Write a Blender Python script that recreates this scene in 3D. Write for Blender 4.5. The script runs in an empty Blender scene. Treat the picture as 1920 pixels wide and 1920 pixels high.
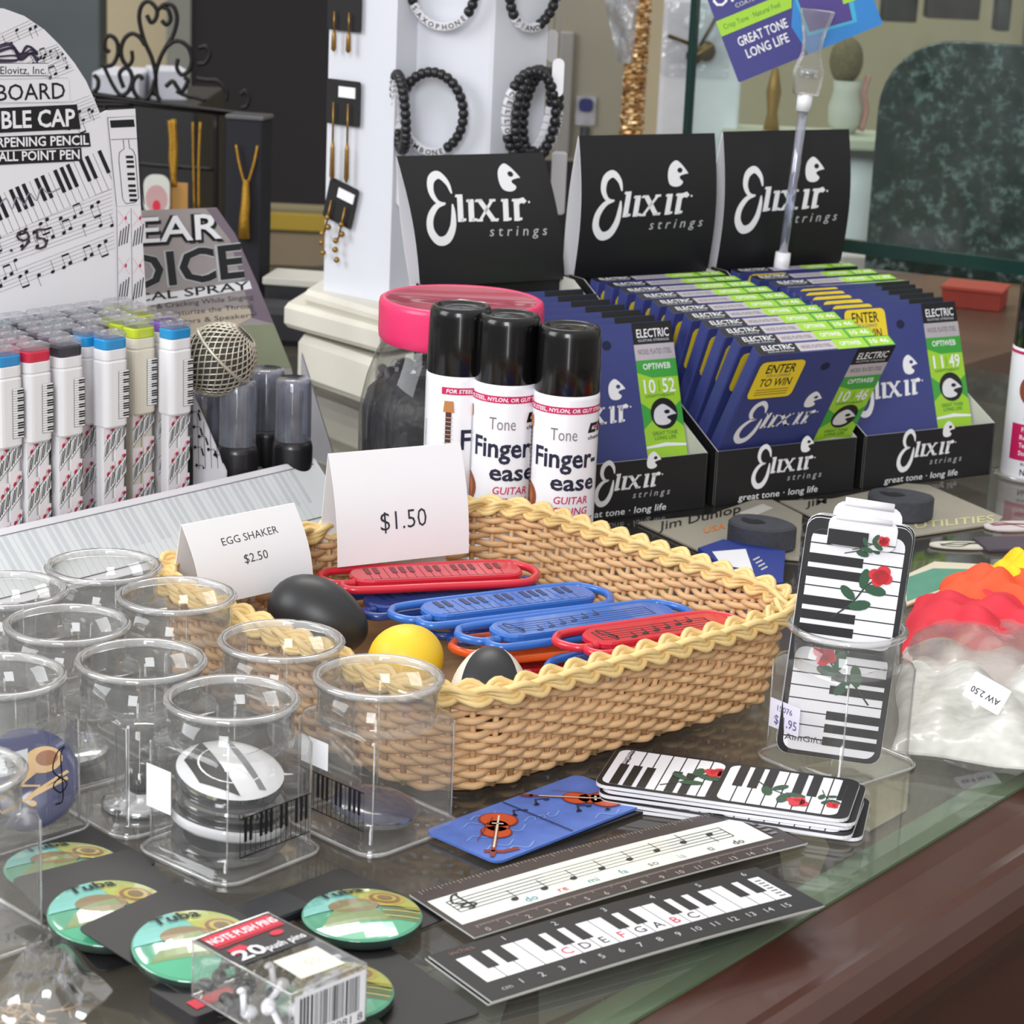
import bpy, math, random
from math import sin, cos, pi, radians, atan2, hypot
from mathutils import Vector as V, Matrix as M4
from mathutils.geometry import tessellate_polygon
random.seed(7)
SC = bpy.context.scene
COL = SC.collection

# ---------------------------------------------------------------- camera, light, exposure
CH = 0.42
PITCH, ROLL, FPX = radians(15.5), radians(2.6), 4300.0
_F = V((0, cos(PITCH), -sin(PITCH))); _R0 = V((1, 0, 0)); _U0 = V((0, sin(PITCH), cos(PITCH)))
_R = _R0*cos(ROLL) + _U0*sin(ROLL); _U = _U0*cos(ROLL) - _R0*sin(ROLL)
CAM = V((0, 0, CH))
cd = bpy.data.cameras.new('camera'); cam = bpy.data.objects.new('camera', cd); COL.objects.link(cam)
cd.sensor_width = 36; cd.sensor_fit = 'HORIZONTAL'; cd.lens = FPX/1920*36
cd.clip_start = 0.05; cd.clip_end = 60
mw = M4.Identity(4)
for i in range(3):
    mw[i][0] = _R[i]; mw[i][1] = _U[i]; mw[i][2] = -_F[i]; mw[i][3] = CAM[i]
cam.matrix_world = mw
cd.dof.use_dof = True; cd.dof.focus_distance = 1.2; cd.dof.aperture_fstop = 26
SC.camera = cam
SC.view_settings.view_transform = 'Standard'; SC.view_settings.look = 'None'
SC.view_settings.gamma = 1; SC.view_settings.exposure = 0.14; SC.view_settings.use_curve_mapping = False

W = bpy.data.worlds.new('world'); SC.world = W; W.use_nodes = True
nt = W.node_tree; bg = nt.nodes['Background']
# soft room light: a pale ceiling above, dimmer walls and floor around
tc = nt.nodes.new('ShaderNodeTexCoord'); sx = nt.nodes.new('ShaderNodeSeparateXYZ')
cr = nt.nodes.new('ShaderNodeValToRGB'); mp = nt.nodes.new('ShaderNodeMapRange')
nt.links.new(tc.outputs['Generated'], sx.inputs[0]); nt.links.new(sx.outputs['Z'], mp.inputs[0])
mp.inputs[1].default_value = -1; mp.inputs[2].default_value = 1
e = cr.color_ramp.elements
e[0].position = 0.35; e[0].color = (.20, .18, .165, 1); e[1].position = 0.95; e[1].color = (1.0, .985, .96, 1)
n = e.new(0.52); n.color = (.38, .36, .34, 1); n = e.new(0.68); n.color = (.62, .60, .575, 1)
nt.links.new(mp.outputs[0], cr.inputs[0]); nt.links.new(cr.outputs[0], bg.inputs[0]); bg.inputs[1].default_value = 0.9

def area(name, loc, target, sx_, sy_, power, col=(1, 1, 1)):
    l = bpy.data.lights.new(name, 'AREA'); l.shape = 'RECTANGLE'; l.size = sx_; l.size_y = sy_; l.energy = power; l.color = col
    o = bpy.data.objects.new(name, l); COL.objects.link(o); o.location = loc
    o.rotation_euler = (V(target)-V(loc)).to_track_quat('-Z', 'Y').to_euler(); return o
area('shop_window_light', (-0.55, -1.9, 1.75), (0.0, 1.3, 0.05), 0.9, 1.5, 62, (.95, .975, 1.0))
area('side_window_light', (-2.3, 0.55, 1.35), (0.0, 1.35, 0.1), 1.3, 1.3, 34, (.94, .97, 1.0))
area('ceiling_lamp_light', (-0.35, 3.3, 2.55), (0.0, 1.1, 0), 1.5, 0.55, 26, (1, .97, .92))

area('glass_door_light', (-0.04, -2.0, 0.3), (-0.04, 1.0, 0.3), 0.20, 2.4, 15, (.97, .985, 1.0))

# ---------------------------------------------------------------- pixel -> place helpers (photo frame 1920 x 1920)
def ray(x, y): return _F + _R*((x-960)/FPX) - _U*((y-960)/FPX)
def G(x, y, z=0.0):
    d = ray(x, y); return CAM + d*((z-CH)/d.z)
def Y(x, y, yy):
    d = ray(x, y); return CAM + d*(yy/d.y)
def PX(p):
    d = V(p)-CAM; w = d.dot(_F); return (960+FPX*d.dot(_R)/w, 960-FPX*d.dot(_U)/w)
def ZAT(p, py):
    lo, hi = -.3, .9
    for _ in range(50):
        m = (lo+hi)/2
        if PX((p[0], p[1], m))[1] > py: lo = m
        else: hi = m
    return lo
def yaw(a, b): return atan2(b[1]-a[1], b[0]-a[0])

# ---------------------------------------------------------------- materials
def lin(c):
    c = c/255.0
    return c/12.92 if c <= .04045 else ((c+.055)/1.055)**2.4
MATS = {}
def pm(name, rgb, rough=.5, metal=0., spec=.5, coat=0., var=.06, scale=60., bump=0., trans=0., bscale=None):
    if name in MATS: return MATS[name]
    m = bpy.data.materials.new(name); m.use_nodes = True; t = m.node_tree; b = t.nodes['Principled BSDF']
    c = [lin(q) for q in rgb]
    tcn = t.nodes.new('ShaderNodeTexCoord'); nz = t.nodes.new('ShaderNodeTexNoise'); nz.inputs['Scale'].default_value = scale; nz.inputs['Detail'].default_value = 4
    t.links.new(tcn.outputs['Object'], nz.inputs['Vector'])
    mx = t.nodes.new('ShaderNodeMix'); mx.data_type = 'RGBA'
    mx.inputs['A'].default_value = (*[max(0, q*(1-var)) for q in c], 1); mx.inputs['B'].default_value = (*[min(1, q*(1+var)) for q in c], 1)
    t.links.new(nz.outputs['Fac'], mx.inputs['Factor']); t.links.new(mx.outputs['Result'], b.inputs['Base Color'])
    b.inputs['Roughness'].default_value = rough; b.inputs['Metallic'].default_value = metal
    b.inputs['Specular IOR Level'].default_value = spec; b.inputs['Coat Weight'].default_value = coat; b.inputs['Coat Roughness'].default_value = .06
    b.inputs['Transmission Weight'].default_value = trans
    if bump:
        bn = t.nodes.new('ShaderNodeBump'); bn.inputs['Strength'].default_value = bump; bn.inputs['Distance'].default_value = .002
        n2 = t.nodes.new('ShaderNodeTexNoise'); n2.inputs['Scale'].default_value = bscale or scale*2; t.links.new(tcn.outputs['Object'], n2.inputs['Vector'])
        t.links.new(n2.outputs['Fac'], bn.inputs['Height']); t.links.new(bn.outputs[0], b.inputs['Normal'])
    MATS[name] = m; return m
def clear(name, tint=(1, 1, 1), haze=.05, hazec=(.8, .8, .8), rough=.03, f0=.05, gain=.95, power=4.0, bump=0., bscale=40.):
    """thin clear plastic or pane glass: see-through, shinier toward grazing angles, a little milky"""
    if name in MATS: return MATS[name]
    m = bpy.data.materials.new(name); m.use_nodes = True; t = m.node_tree; t.nodes.clear()
    out = t.nodes.new('ShaderNodeOutputMaterial'); tr = t.nodes.new('ShaderNodeBsdfTransparent'); tr.inputs[0].default_value = (*tint, 1)
    gl = t.nodes.new('ShaderNodeBsdfGlossy'); gl.inputs['Roughness'].default_value = rough
    df = t.nodes.new('ShaderNodeBsdfDiffuse'); df.inputs[0].default_value = (*hazec, 1)
    lw = t.nodes.new('ShaderNodeLayerWeight'); lw.inputs[0].default_value = .5
    p = t.nodes.new('ShaderNodeMath'); p.operation = 'POWER'; p.inputs[1].default_value = power
    a = t.nodes.new('ShaderNodeMath'); a.operation = 'MULTIPLY_ADD'; a.inputs[1].default_value = gain; a.inputs[2].default_value = f0; a.use_clamp = True
    t.links.new(lw.outputs['Facing'], p.inputs[0]); t.links.new(p.outputs[0], a.inputs[0])
    nz = t.nodes.new('ShaderNodeTexNoise'); nz.inputs['Scale'].default_value = bscale; tcn = t.nodes.new('ShaderNodeTexCoord'); t.links.new(tcn.outputs['Object'], nz.inputs['Vector'])
    hz = t.nodes.new('ShaderNodeMath'); hz.operation = 'MULTIPLY'; hz.inputs[1].default_value = haze*2; t.links.new(nz.outputs['Fac'], hz.inputs[0])
    m1 = t.nodes.new('ShaderNodeMixShader'); t.links.new(hz.outputs[0], m1.inputs[0]); t.links.new(tr.outputs[0], m1.inputs[1]); t.links.new(df.outputs[0], m1.inputs[2])
    m2 = t.nodes.new('ShaderNodeMixShader'); t.links.new(a.outputs[0], m2.inputs[0]); t.links.new(m1.outputs[0], m2.inputs[1]); t.links.new(gl.outputs[0], m2.inputs[2])
    if bump:
        bn = t.nodes.new('ShaderNodeBump'); bn.inputs['Strength'].default_value = bump; bn.inputs['Distance'].default_value = .004
        t.links.new(nz.outputs['Fac'], bn.inputs['Height'])
        for q in (gl, lw): t.links.new(bn.outputs[0], q.inputs['Normal'])
    t.links.new(m2.outputs[0], out.inputs[0]); MATS[name] = m; return m
K = lambda n, *a, **k: pm(n, *a, **k)
WHITE = K('white_card', (232, 231, 236), .55, var=.015)
PAPER = K('paper_white', (236, 235, 238), .7, var=.015)
BLACK = K('black_ink', (17, 17, 21), .5, var=.05)
BCARD = K('black_card', (20, 20, 23), .55, var=.08)
GREY = K('grey_ink', (120, 120, 126), .5)
LGREY = K('pale_grey_ink', (188, 192, 196), .5)
RED = K('red_ink', (205, 30, 60), .5)
CLEAR = clear('clear_plastic', (.975, .975, .97), .045, (.82, .82, .81), .03, .045, .8, 2.8)
RIMC = clear('clear_plastic_rim', (.95, .95, .945), .22, (.86, .86, .86), .05, .12, .85, 1.8)
FILM = clear('cellophane', (.96, .96, .96), .05, (.8, .8, .8), .07, .07, .7, 3., bump=.9, bscale=22.)

# ---------------------------------------------------------------- mesh building
class MB:
    def __init__(s): s.v = []; s.f = []; s.m = []; s.sm = []; s.mats = []
    def mi(s, m):
        if m not in s.mats: s.mats.append(m)
        return s.mats.index(m)
    def add(s, vs, fs, mat, smooth=False, M=None):
        b = len(s.v); s.v += [(M @ V(p)) if M else V(p) for p in vs]
        ms = mat if isinstance(mat, list) else None; i = None if ms else s.mi(mat)
        for k, f in enumerate(fs):
            s.f.append([b+q for q in f]); s.m.append(s.mi(ms[k]) if ms else i); s.sm.append(smooth)
        return s
    def box(s, x0, x1, y0, y1, z0, z1, mat, M=None):
        vs = [(x, y, z) for z in (z0, z1) for y in (y0, y1) for x in (x0, x1)]
        return s.add(vs, [(0, 2, 3, 1), (4, 5, 7, 6), (0, 1, 5, 4), (2, 6, 7, 3), (0, 4, 6, 2), (1, 3, 7, 5)], mat, False, M)
    def prism(s, out, z0, z1, mat, b=0., M=None, smooth=False, top=None, scale0=1.):
        n = len(out); cx = sum(p[0] for p in out)/n; cy = sum(p[1] for p in out)/n
        def ins(p, d, k=1.):
            dx, dy = p[0]-cx, p[1]-cy; l = hypot(dx, dy) or 1; q = k*max(0, (l-d))/l
            return (cx+dx*q, cy+dy*q)
        rings = [(b, z0, scale0), (0, z0+b, scale0), (0, z1-b, 1), (b, z1, 1)] if b else [(0, z0, scale0), (0, z1, 1)]
        vs = [(*ins(p, d, k), z) for d, z, k in rings for p in out]; fs = []
        for r in range(len(rings)-1):
            for i in range(n):
                j = (i+1) % n; fs.append((r*n+i, r*n+j, (r+1)*n+j, (r+1)*n+i))
        s.add(vs, fs, mat, smooth, M)
        s.add([vs[i] for i in range(n)], [list(range(n))[::-1]], mat, False, M)
        k = (len(rings)-1)*n
        return s.add([vs[k+i] for i in range(n)], [list(range(n))], top or mat, False, M)
    def lathe(s, prof, mat, n=32, M=None, smooth=True, a0=0., a1=2*pi):
        full = abs(a1-a0-2*pi) < 1e-6; c = n if full else n+1
        vs = [(r*cos(a0+(a1-a0)*i/n), r*sin(a0+(a1-a0)*i/n), z) for r, z in prof for i in range(c)]; fs = []; ml = []
        for k in range(len(prof)-1):
            if prof[k] == prof[k+1]: continue
            for i in range(n):
                j = (i+1) % c
                f = [k*c+i, k*c+j, (k+1)*c+j, (k+1)*c+i]
                if prof[k][0] < 1e-7: f = [k*c+i, (k+1)*c+j, (k+1)*c+i]
                elif prof[k+1][0] < 1e-7: f = [k*c+i, k*c+j, (k+1)*c+i]
                fs.append(f); ml.append(mat[k] if isinstance(mat, list) else mat)
        return s.add(vs, fs, ml, smooth, M)
    def tube(s, pts, r, mat, n=8, closed=False, M=None, flat=1.):
        P = [V(p) for p in pts]; c = len(P); rr = r if isinstance(r, (list, tuple)) else [r]*c
        up = None; vs = []
        for i in range(c):
            a = P[i-1] if (i or closed) else P[i]; b = P[(i+1) % c] if (i < c-1 or closed) else P[i]
            t = (b-a).normalized() if (b-a).length > 1e-9 else V((0, 0, 1))
            if up is None: up = t.orthogonal().normalized() if abs(t.z) > .9 else V((0, 0, 1))
            u = (up-t*up.dot(t)); u = u.normalized() if u.length > 1e-6 else t.orthogonal().normalized()
            w = t.cross(u); up = u
            vs += [P[i]+(u*cos(2*pi*k/n)*flat+w*sin(2*pi*k/n))*rr[i] for k in range(n)]
        fs = []
        for i in range(c if closed else c-1):
            j = (i+1) % c
            for k in range(n): fs.append((i*n+k, i*n+(k+1) % n, j*n+(k+1) % n, j*n+k))
        if not closed: fs += [list(range(n))[::-1], [(c-1)*n+k for k in range(n)]]
        return s.add(vs, fs, mat, True, M)
    def ball(s, c, r, mat, nu=20, nv=12, M=None):
        rx, ry, rz = r if isinstance(r, (tuple, list)) else (r, r, r)
        vs = []; fs = []
        for j in range(nv+1):
            t = pi*j/nv
            for i in range(nu): vs.append((c[0]+rx*sin(t)*cos(2*pi*i/nu), c[1]+ry*sin(t)*sin(2*pi*i/nu), c[2]+rz*cos(t)))
        for j in range(nv):
            for i in range(nu):
                k = (i+1) % nu; fs.append((j*nu+i, (j+1)*nu+i, (j+1)*nu+k, j*nu+k))
        return s.add(vs, fs, mat, True, M)
    def sheet(s, nu, nv, fn, mat, back=None, th=.0006, smooth=True, M=None):
        vs = [fn(i/nu, j/nv, 0.) for j in range(nv+1) for i in range(nu+1)]; c = len(vs); w = nu+1
        fs = [(j*w+i, j*w+i+1, (j+1)*w+i+1, (j+1)*w+i) for j in range(nv) for i in range(nu)]
        s.add(vs, fs, mat, smooth, M)
        vb = [fn(i/nu, j/nv, -th) for j in range(nv+1) for i in range(nu+1)]
        s.add(vb, [f[::-1] for f in fs], back or mat, smooth, M)
        ed = list(range(w)) + [j*w+nu for j in range(1, nv+1)] + [nv*w+i for i in range(nu-1, -1, -1)] + [j*w for j in range(nv-1, 0, -1)]
        return s.add([vs[i] for i in ed]+[vb[i] for i in ed], [(i, i+len(ed), (i+1) % len(ed)+len(ed), (i+1) % len(ed)) for i in range(len(ed))], back or mat, False, M)
    def build(s, name, parent=None, loc=(0, 0, 0), rotz=0., label=None, cat=None, group=None, kind=None):
        me = bpy.data.meshes.new(name); me.from_pydata([tuple(p) for p in s.v], [], s.f)
        for m in s.mats: me.materials.append(m)
        me.polygons.foreach_set('material_index', s.m); me.polygons.foreach_set('use_smooth', s.sm); me.update()
        o = bpy.data.objects.new(name, me); COL.objects.link(o)
        o.location = loc; o.rotation_euler = (0, 0, rotz)
        if parent: o.parent = parent
        return tag(o, label, cat, group, kind)
def tag(o, label=None, cat=None, group=None, kind=None):
    for k, x in (('label', label), ('category', cat), ('group', group), ('kind', kind)):
        if x: o[k] = x
    return o
def thing(name, label, cat, loc=(0, 0, 0), rotz=0., group=None, rot=None):
    o = bpy.data.objects.new(name, None); COL.objects.link(o); o.empty_display_size = .01
    o.location = loc; o.rotation_euler = rot or (0, 0, rotz); return tag(o, label, cat, group)
def dup(o, parent=None, **k):
    c = o.copy(); COL.objects.link(c)
    if parent: c.parent = parent
    for ch in list(o.children): dup(ch, c)
    for a, x in k.items():
        if a in ('label', 'group', 'category'): c[a] = x
        elif a == 'rotz': c.rotation_euler = (0, 0, x)
        elif a == 'rot': c.rotation_euler = x
        else: c.location = x
    return c
def rrect(w, d, r, n=4, cx=0., cy=0.):
    o = []
    for q, (sx_, sy_) in enumerate(((1, 1), (-1, 1), (-1, -1), (1, -1))):
        for k in range(n+1):
            a = q*pi/2 + k*pi/2/n; o.append((cx+sx_*(w/2-r)+r*cos(a), cy+sy_*(d/2-r)+r*sin(a)))
    return o
def smooth_path(pts, n=6, closed=False):
    P = [V(p) if len(p) == 3 else V((*p, 0)) for p in pts]; o = []; c = len(P)
    for i in range(c if closed else c-1):
        p1, p2 = P[i], P[(i+1) % c]; p0 = P[i-1] if (i or closed) else p1*2-p2
        p3 = P[(i+2) % c] if (i+2 < c or closed) else p2*2-p1
        for k in range(n):
            t = k/n; o.append(.5*((2*p1)+(p2-p0)*t+(2*p0-5*p1+4*p2-p3)*t*t+(3*p1-p0-3*p2+p3)*t**3))
    if not closed: o.append(P[-1])
    return o
def TR(x=0, y=0, z=0, rx=0, ry=0, rz=0):
    return M4.Translation((x, y, z)) @ M4.Rotation(rz, 4, 'Z') @ M4.Rotation(ry, 4, 'Y') @ M4.Rotation(rx, 4, 'X')

# ---------------------------------------------------------------- printed matter: flat shapes laid on a surface of a part
_TX = {}
def glyphs(s, bold=0., space=1.):
    k = (s, bold, space)
    if k not in _TX:
        cu = bpy.data.curves.new('lettering', 'FONT'); cu.body = s; cu.offset = bold; cu.resolution_u = 2; cu.space_character = space
        o = bpy.data.objects.new('lettering', cu); me = o.to_mesh()
        _TX[k] = ([(v.co.x, v.co.y) for v in me.vertices], [list(p.vertices) for p in me.polygons])
        o.to_mesh_clear(); bpy.data.objects.remove(o); bpy.data.curves.remove(cu)
    return _TX[k]
_hv = glyphs('H')[0]; CAPH = max(p[1] for p in _hv) - min(p[1] for p in _hv)
def clip_half(poly, a, b):
    o = []
    f = lambda p: (b[0]-a[0])*(p[1]-a[1]) - (b[1]-a[1])*(p[0]-a[0])
    for i in range(len(poly)):
        p, q = poly[i], poly[(i+1) % len(poly)]; fp, fq = f(p), f(q)
        if fp >= 0: o.append(p)
        if (fp > 0 > fq) or (fp < 0 < fq):
            t = fp/(fp-fq); o.append((p[0]+(q[0]-p[0])*t, p[1]+(q[1]-p[1])*t))
    return o
class Cv:
    """a flat print: convex polygons with a material and a layer"""
    def __init__(s): s.it = []
    def poly(s, pts, mat, L=1):
        pts = [tuple(p[:2]) for p in pts]
        if len(pts) > 4:
            for t in tessellate_polygon([[V((*p, 0)) for p in pts]]): s.it.append(([pts[i] for i in t], mat, L))
        else: s.it.append((pts, mat, L))
        return s
    def rect(s, x0, y0, x1, y1, mat, L=1): s.it.append(([(x0, y0), (x1, y0), (x1, y1), (x0, y1)], mat, L)); return s
    def rr(s, x0, y0, x1, y1, r, mat, L=1): s.it.append((rrect(x1-x0, y1-y0, r, 3, (x0+x1)/2, (y0+y1)/2), mat, L)); return s
    def disc(s, cx, cy, rx, ry, mat, L=1, n=16, a=0.):
        s.it.append(([(cx+rx*cos(2*pi*i/n)*cos(a)-ry*sin(2*pi*i/n)*sin(a), cy+rx*cos(2*pi*i/n)*sin(a)+ry*sin(2*pi*i/n)*cos(a)) for i in range(n)], mat, L)); return s
    def line(s, pts, w, mat, L=1):
        c = len(pts); ws = w if isinstance(w, (list, tuple)) else [w]*c; o = []
        for i in range(c):
            a, b = pts[max(0, i-1)], pts[min(c-1, i+1)]; dx, dy = b[0]-a[0], b[1]-a[1]; l = hypot(dx, dy) or 1
            o.append(((pts[i][0]-dy/l*ws[i]/2, pts[i][1]+dx/l*ws[i]/2), (pts[i][0]+dy/l*ws[i]/2, pts[i][1]-dx/l*ws[i]/2)))
        for i in range(c-1): s.it.append(([o[i][1], o[i+1][1], o[i+1][0], o[i][0]], mat, L))
        return s
    def text(s, t, x, y, h, mat, L=2, al='c', bold=.012, sx=1., sh=0., a=0., w=None, space=1.):
        vs, fs = glyphs(t, bold, space); k = h/CAPH
        x0, x1 = min(p[0] for p in vs), max(p[0] for p in vs)
        if w: sx = w/((x1-x0)*k)
        ox = {'c': -(x0+x1)/2, 'l': -x0, 'r': -x1}[al]; ca, sa = cos(a), sin(a)
        q = [((p[0]+ox)*k*sx+p[1]*k*sh, p[1]*k) for p in vs]; q = [(x+p[0]*ca-p[1]*sa, y+p[0]*sa+p[1]*ca) for p in q]
        for f in fs: s.it.append(([q[i] for i in f], mat, L))
        return s
    def put(s, o, x, y, k=1., a=0., sh=0., L=0, mat=None, ky=None):
        ca, sa = cos(a), sin(a); ky = ky or k
        for p, m, l in o.it:
            q = [(u*k+w*ky*sh, w*ky) for u, w in p]; s.it.append(([(x+u*ca-w*sa, y+u*sa+w*ca) for u, w in q], mat or m, l+L))
        return s
    def clip(s, out):
        r = []
        for p, m, l in s.it:
            for i in range(len(out)):
                if len(p) < 3: break
                p = clip_half(p, out[i], out[(i+1) % len(out)])
            if len(p) > 2: r.append((p, m, l))
        s.it = r; return s
    def emit(s, mb, fn, strip=None, eps=.00009, vstrip=None):
        for p, m, l in s.it:
            ps = [p]
            for ax, st in ((0, strip), (1, vstrip)):
                if not st: continue
                nx = []
                for p2 in ps:
                    lo, hi = min(q[ax] for q in p2), max(q[ax] for q in p2)
                    k0, k1 = int(math.floor(lo/st)), int(math.ceil(hi/st))
                    if k1-k0 <= 1: nx.append(p2); continue
                    for k in range(k0, k1):
                        if ax == 0: c = clip_half(clip_half(p2, (k*st, 1), (k*st, 0)), ((k+1)*st, 0), ((k+1)*st, 1))
                        else: c = clip_half(clip_half(p2, (0, k*st), (1, k*st)), (1, (k+1)*st), (0, (k+1)*st))
                        if len(c) > 2: nx.append(c)
                ps = nx
            for q in ps: mb.add([fn(u, w, l*eps) for u, w in q], [list(range(len(q)))], m)
        return mb
# ---------------------------------------------------------------- the setting
WALLC = K('wall_beige', (226, 212, 178), .8, scale=8); DARKW = K('doorway_dark', (46, 42, 44), .75, scale=6)
WOOD = K('red_brown_wood', (70, 36, 27), .30, coat=.25, var=.22, scale=22, bump=.05)
DECK = K('case_floor_felt', (100, 87, 74), .9, var=.12, scale=60)
EDGEG = K('glass_edge_green', (92, 116, 86), .35, var=.12, scale=40)
GLASS = clear('counter_glass', (.95, .96, .94), .03, (.75, .74, .70), .05, .06, .9, 4.8, bscale=14)
def slab(name, x0, y0, x1, y1, yy, dep, mat, rz=0., **k):
    a, b = Y(x0, y1, yy), Y(x1, y0, yy); w = (b-a); c = (a+b)/2
    m = MB(); m.prism(rrect(w.x, dep, min(.004, dep*.3, abs(w.x)*.2), 2), 0, abs(w.z), mat, min(.002, abs(w.z)*.1))
    return m.build(name, loc=(c.x, c.y+dep/2, min(a.z, b.z)), rotz=rz, **k)
m = MB(); m.box(-4, 4, 6.0, 6.1, -1.2, 3.0, WALLC); m.build('wall_back', kind='structure')
m = MB(); m.box(-4, 4, -2.5, 6.1, -1.0, -.95, K('floor_brown', (74, 66, 58), .6, scale=6)); m.build('floor', kind='structure')
m = MB(); a = Y(364, 0, 5.9); b = Y(1120, 0, 5.9)
m.box(a.x, b.x, 5.86, 5.98, -.95, 2.0, DARKW); m.box(a.x-.06, a.x, 5.84, 5.98, -.95, 2.0, K('door_frame_pale', (150, 150, 142), .6)); m.build('door_1', kind='structure')
m = MB(); m.box(1.0, 4, 4.6, 4.8, -.95, 2.6, K('wall_greybrown', (138, 130, 116), .8, scale=5, var=.15)); m.build('wall_right', kind='structure')

# counter: glass top, wooden front rail, felt floor under the glass
E0 = G(1400, 1755); EA = radians(52.1)
counter = thing('display_counter', 'glass topped shop counter with red-brown wooden front rail', 'counter', (E0.x, E0.y, 0), EA)
m = MB(); m.box(-1.0, 1.15, 0.0, 1.25, -.008, 0, GLASS); m.build('glass_top', counter, label='clear glass counter top')
m = MB(); m.box(-1.0, 1.15, .0008, .019, -.0115, -.0085, EDGEG); m.build('edge_strip', counter, label='green glass edge strip')
m = MB(); m.box(-1.0, 1.15, .019, 1.25, -.05, -.03, DECK); m.build('case_floor', counter, label='grey-brown felt floor under the glass')
prof = [(.0003, -.010), (-.012, -.011), (-.030, -.0115), (-.036, -.0100), (-.041, -.0110), (-.047, -.016), (-.0505, -.023), (-.052, -.031), (-.050, -.04), (-.046, -.05), (-.040, -.056), (-.034, -.058), (-.034, -.30), (-.034, -.95), (.02, -.95), (.019, -.0116)]
m = MB(); vs = [(x, y, z) for x in (-1.0, 1.15) for y, z in prof]; c = len(prof)
m.add(vs, [(i, (i+1) % c, c+(i+1) % c, c+i) for i in range(c)] + [list(range(c))[::-1], list(range(c, 2*c))], WOOD)
m.build('front_rail', counter, label='red-brown moulded wooden rail')
m = MB(); m.box(1.0, 2.4, .505, 1.03, -.06, .002, K('ledge_wood', (108, 84, 70), .35, coat=.1, var=.15, scale=14)); m.build('rear_ledge', counter, label='brown wooden ledge behind the glass')

def under(name, pts, mat, label, z, cv=None, ang=None):
    P = [G(*p, z) for p in pts]; c = sum(P, V())/len(P); m = MB()
    m.prism([(p.x-c.x, p.y-c.y) for p in P][::1], 0, .0006, mat)
    if cv: cv.emit(m, lambda u, w, o: (u*cos(ang)-w*sin(ang), u*sin(ang)+w*cos(ang), .0006+o))
    return m.build(name, loc=(c.x, c.y, z), label=label, cat='paper')
OLDP = K('old_paper', (176, 166, 140), .8, var=.12, scale=30); GP = K('grey_print_paper', (150, 150, 138), .8, var=.12, scale=40)
random.seed(3); cv = Cv()
for i in range(26):
    x, y = random.uniform(-.07, .07), random.uniform(-.04, .04); a = random.choice((0, pi/2, .4))
    cv.line([(x, y), (x+cos(a)*.02, y+sin(a)*.02), (x+cos(a+.5)*.03, y+sin(a+.5)*.03)], .0005, GREY)
under('printed_sheet', [(690, 1790), (960, 1850), (900, 2040), (560, 2000)], GP, 'grey printed sheet lying under the counter glass below the keyboard ruler', -.0295, cv, .6)
under('printed_sheet', [(1010, 1800), (1370, 1700), (1290, 1800), (1010, 1925)], GP, 'grey printed sheet edge under the glass beside the counter rail', -.0290)
under('paper_note', [(1455, 1560), (1530, 1545), (1555, 1590), (1530, 1660), (1470, 1650)], OLDP, 'rounded tan paper under the glass by the ruler tips', -.0285)
under('paper_note', [(1500, 1440), (1710, 1395), (1700, 1520), (1630, 1560), (1560, 1540)], OLDP, 'large tan paper under the glass below the clear rose cup', -.0280)

# ---------------------------------------------------------------- background beyond the counter
slab('metal_cabinet', -40, -40, 188, 300, 3.6, .06, K('blue_grey_steel', (92, 100, 102), .3, .3, var=.25, scale=7), label='blue-grey glossy cabinet behind the arched pen card', cat='cabinet')
slab('black_cabinet', 160, 199, 368, 440, 2.72, .25, K('black_laminate', (30, 29, 31), .6), label='black cabinet front behind the iron jewellery rack', cat='cabinet')
slab('white_bundle', 172, 140, 262, 199, 2.75, .10, K('white_cloth', (190, 191, 200), .8, bump=.5, scale=18), label='left white paper bundle behind the black iron scrolls', cat='bundle')
slab('white_bundle', 270, 132, 338, 199, 2.78, .06, K('white_cloth', (190, 191, 200), .8), rz=.3, label='right white paper bundle behind the black iron heart', cat='bundle')
b1 = slab('low_bench', 440, 398, 700, 520, 3.3, .05, K('olive_bench', (120, 112, 84), .6, scale=9), label='low olive bench front with yellow edge in the dark doorway', cat='bench')
mm = MB(); bb = Y(440, 398, 3.29); b2 = Y(700, 398, 3.29); mm.box((bb.x-b2.x)/2, (b2.x-bb.x)/2, -.034, .0, .074, .097, K('yellow_trim', (178, 150, 50), .5)); mm.build('yellow_edge', b1, label='yellow edge strip')
mm = MB(); mm.box((bb.x-b2.x)/2, (b2.x-bb.x)/2, -.032, -.01, .022, .068, K('bench_panel_brown', (142, 126, 102), .6)); mm.build('brown_panel', b1, label='lighter brown board')

IRON = K('black_iron', (34, 32, 32), .45, .6, bump=.2, scale=80)
GOLD = K('gold_chain', (172, 130, 48), .35, .8, var=.4, scale=400, bump=.6)
YR = 2.3
def I(px, py): return Y(px, py, YR)
r0 = I(330, 560)
rack = thing('jewellery_rack', 'black wrought-iron jewellery rack with scrolled heart crest', 'rack', (r0.x, r0.y, 0))
def ironpart(name, paths, r=.0022, mat=IRON, dy=0., lab=None):
    m = MB()
    for p in paths:
        q = smooth_path([tuple(I(*k)-V((r0.x, r0.y-dy, 0))) for k in p], 6); m.tube(q, r, mat, 6)
    return m.build(name, rack, label=lab)
ironpart('heart_scroll', [[(275, 28), (283, 42), (292, 35), (294, 18), (280, 3), (266, 10), (261, 35), (270, 75), (285, 110), (292, 145), (290, 180)],
    [(303, 38), (312, 46), (320, 36), (315, 18), (306, 14)], [(296, 18), (310, 8), (325, 12), (332, 35), (325, 65), (313, 85), (300, 110), (292, 140), (294, 175), (300, 188)]])
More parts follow.
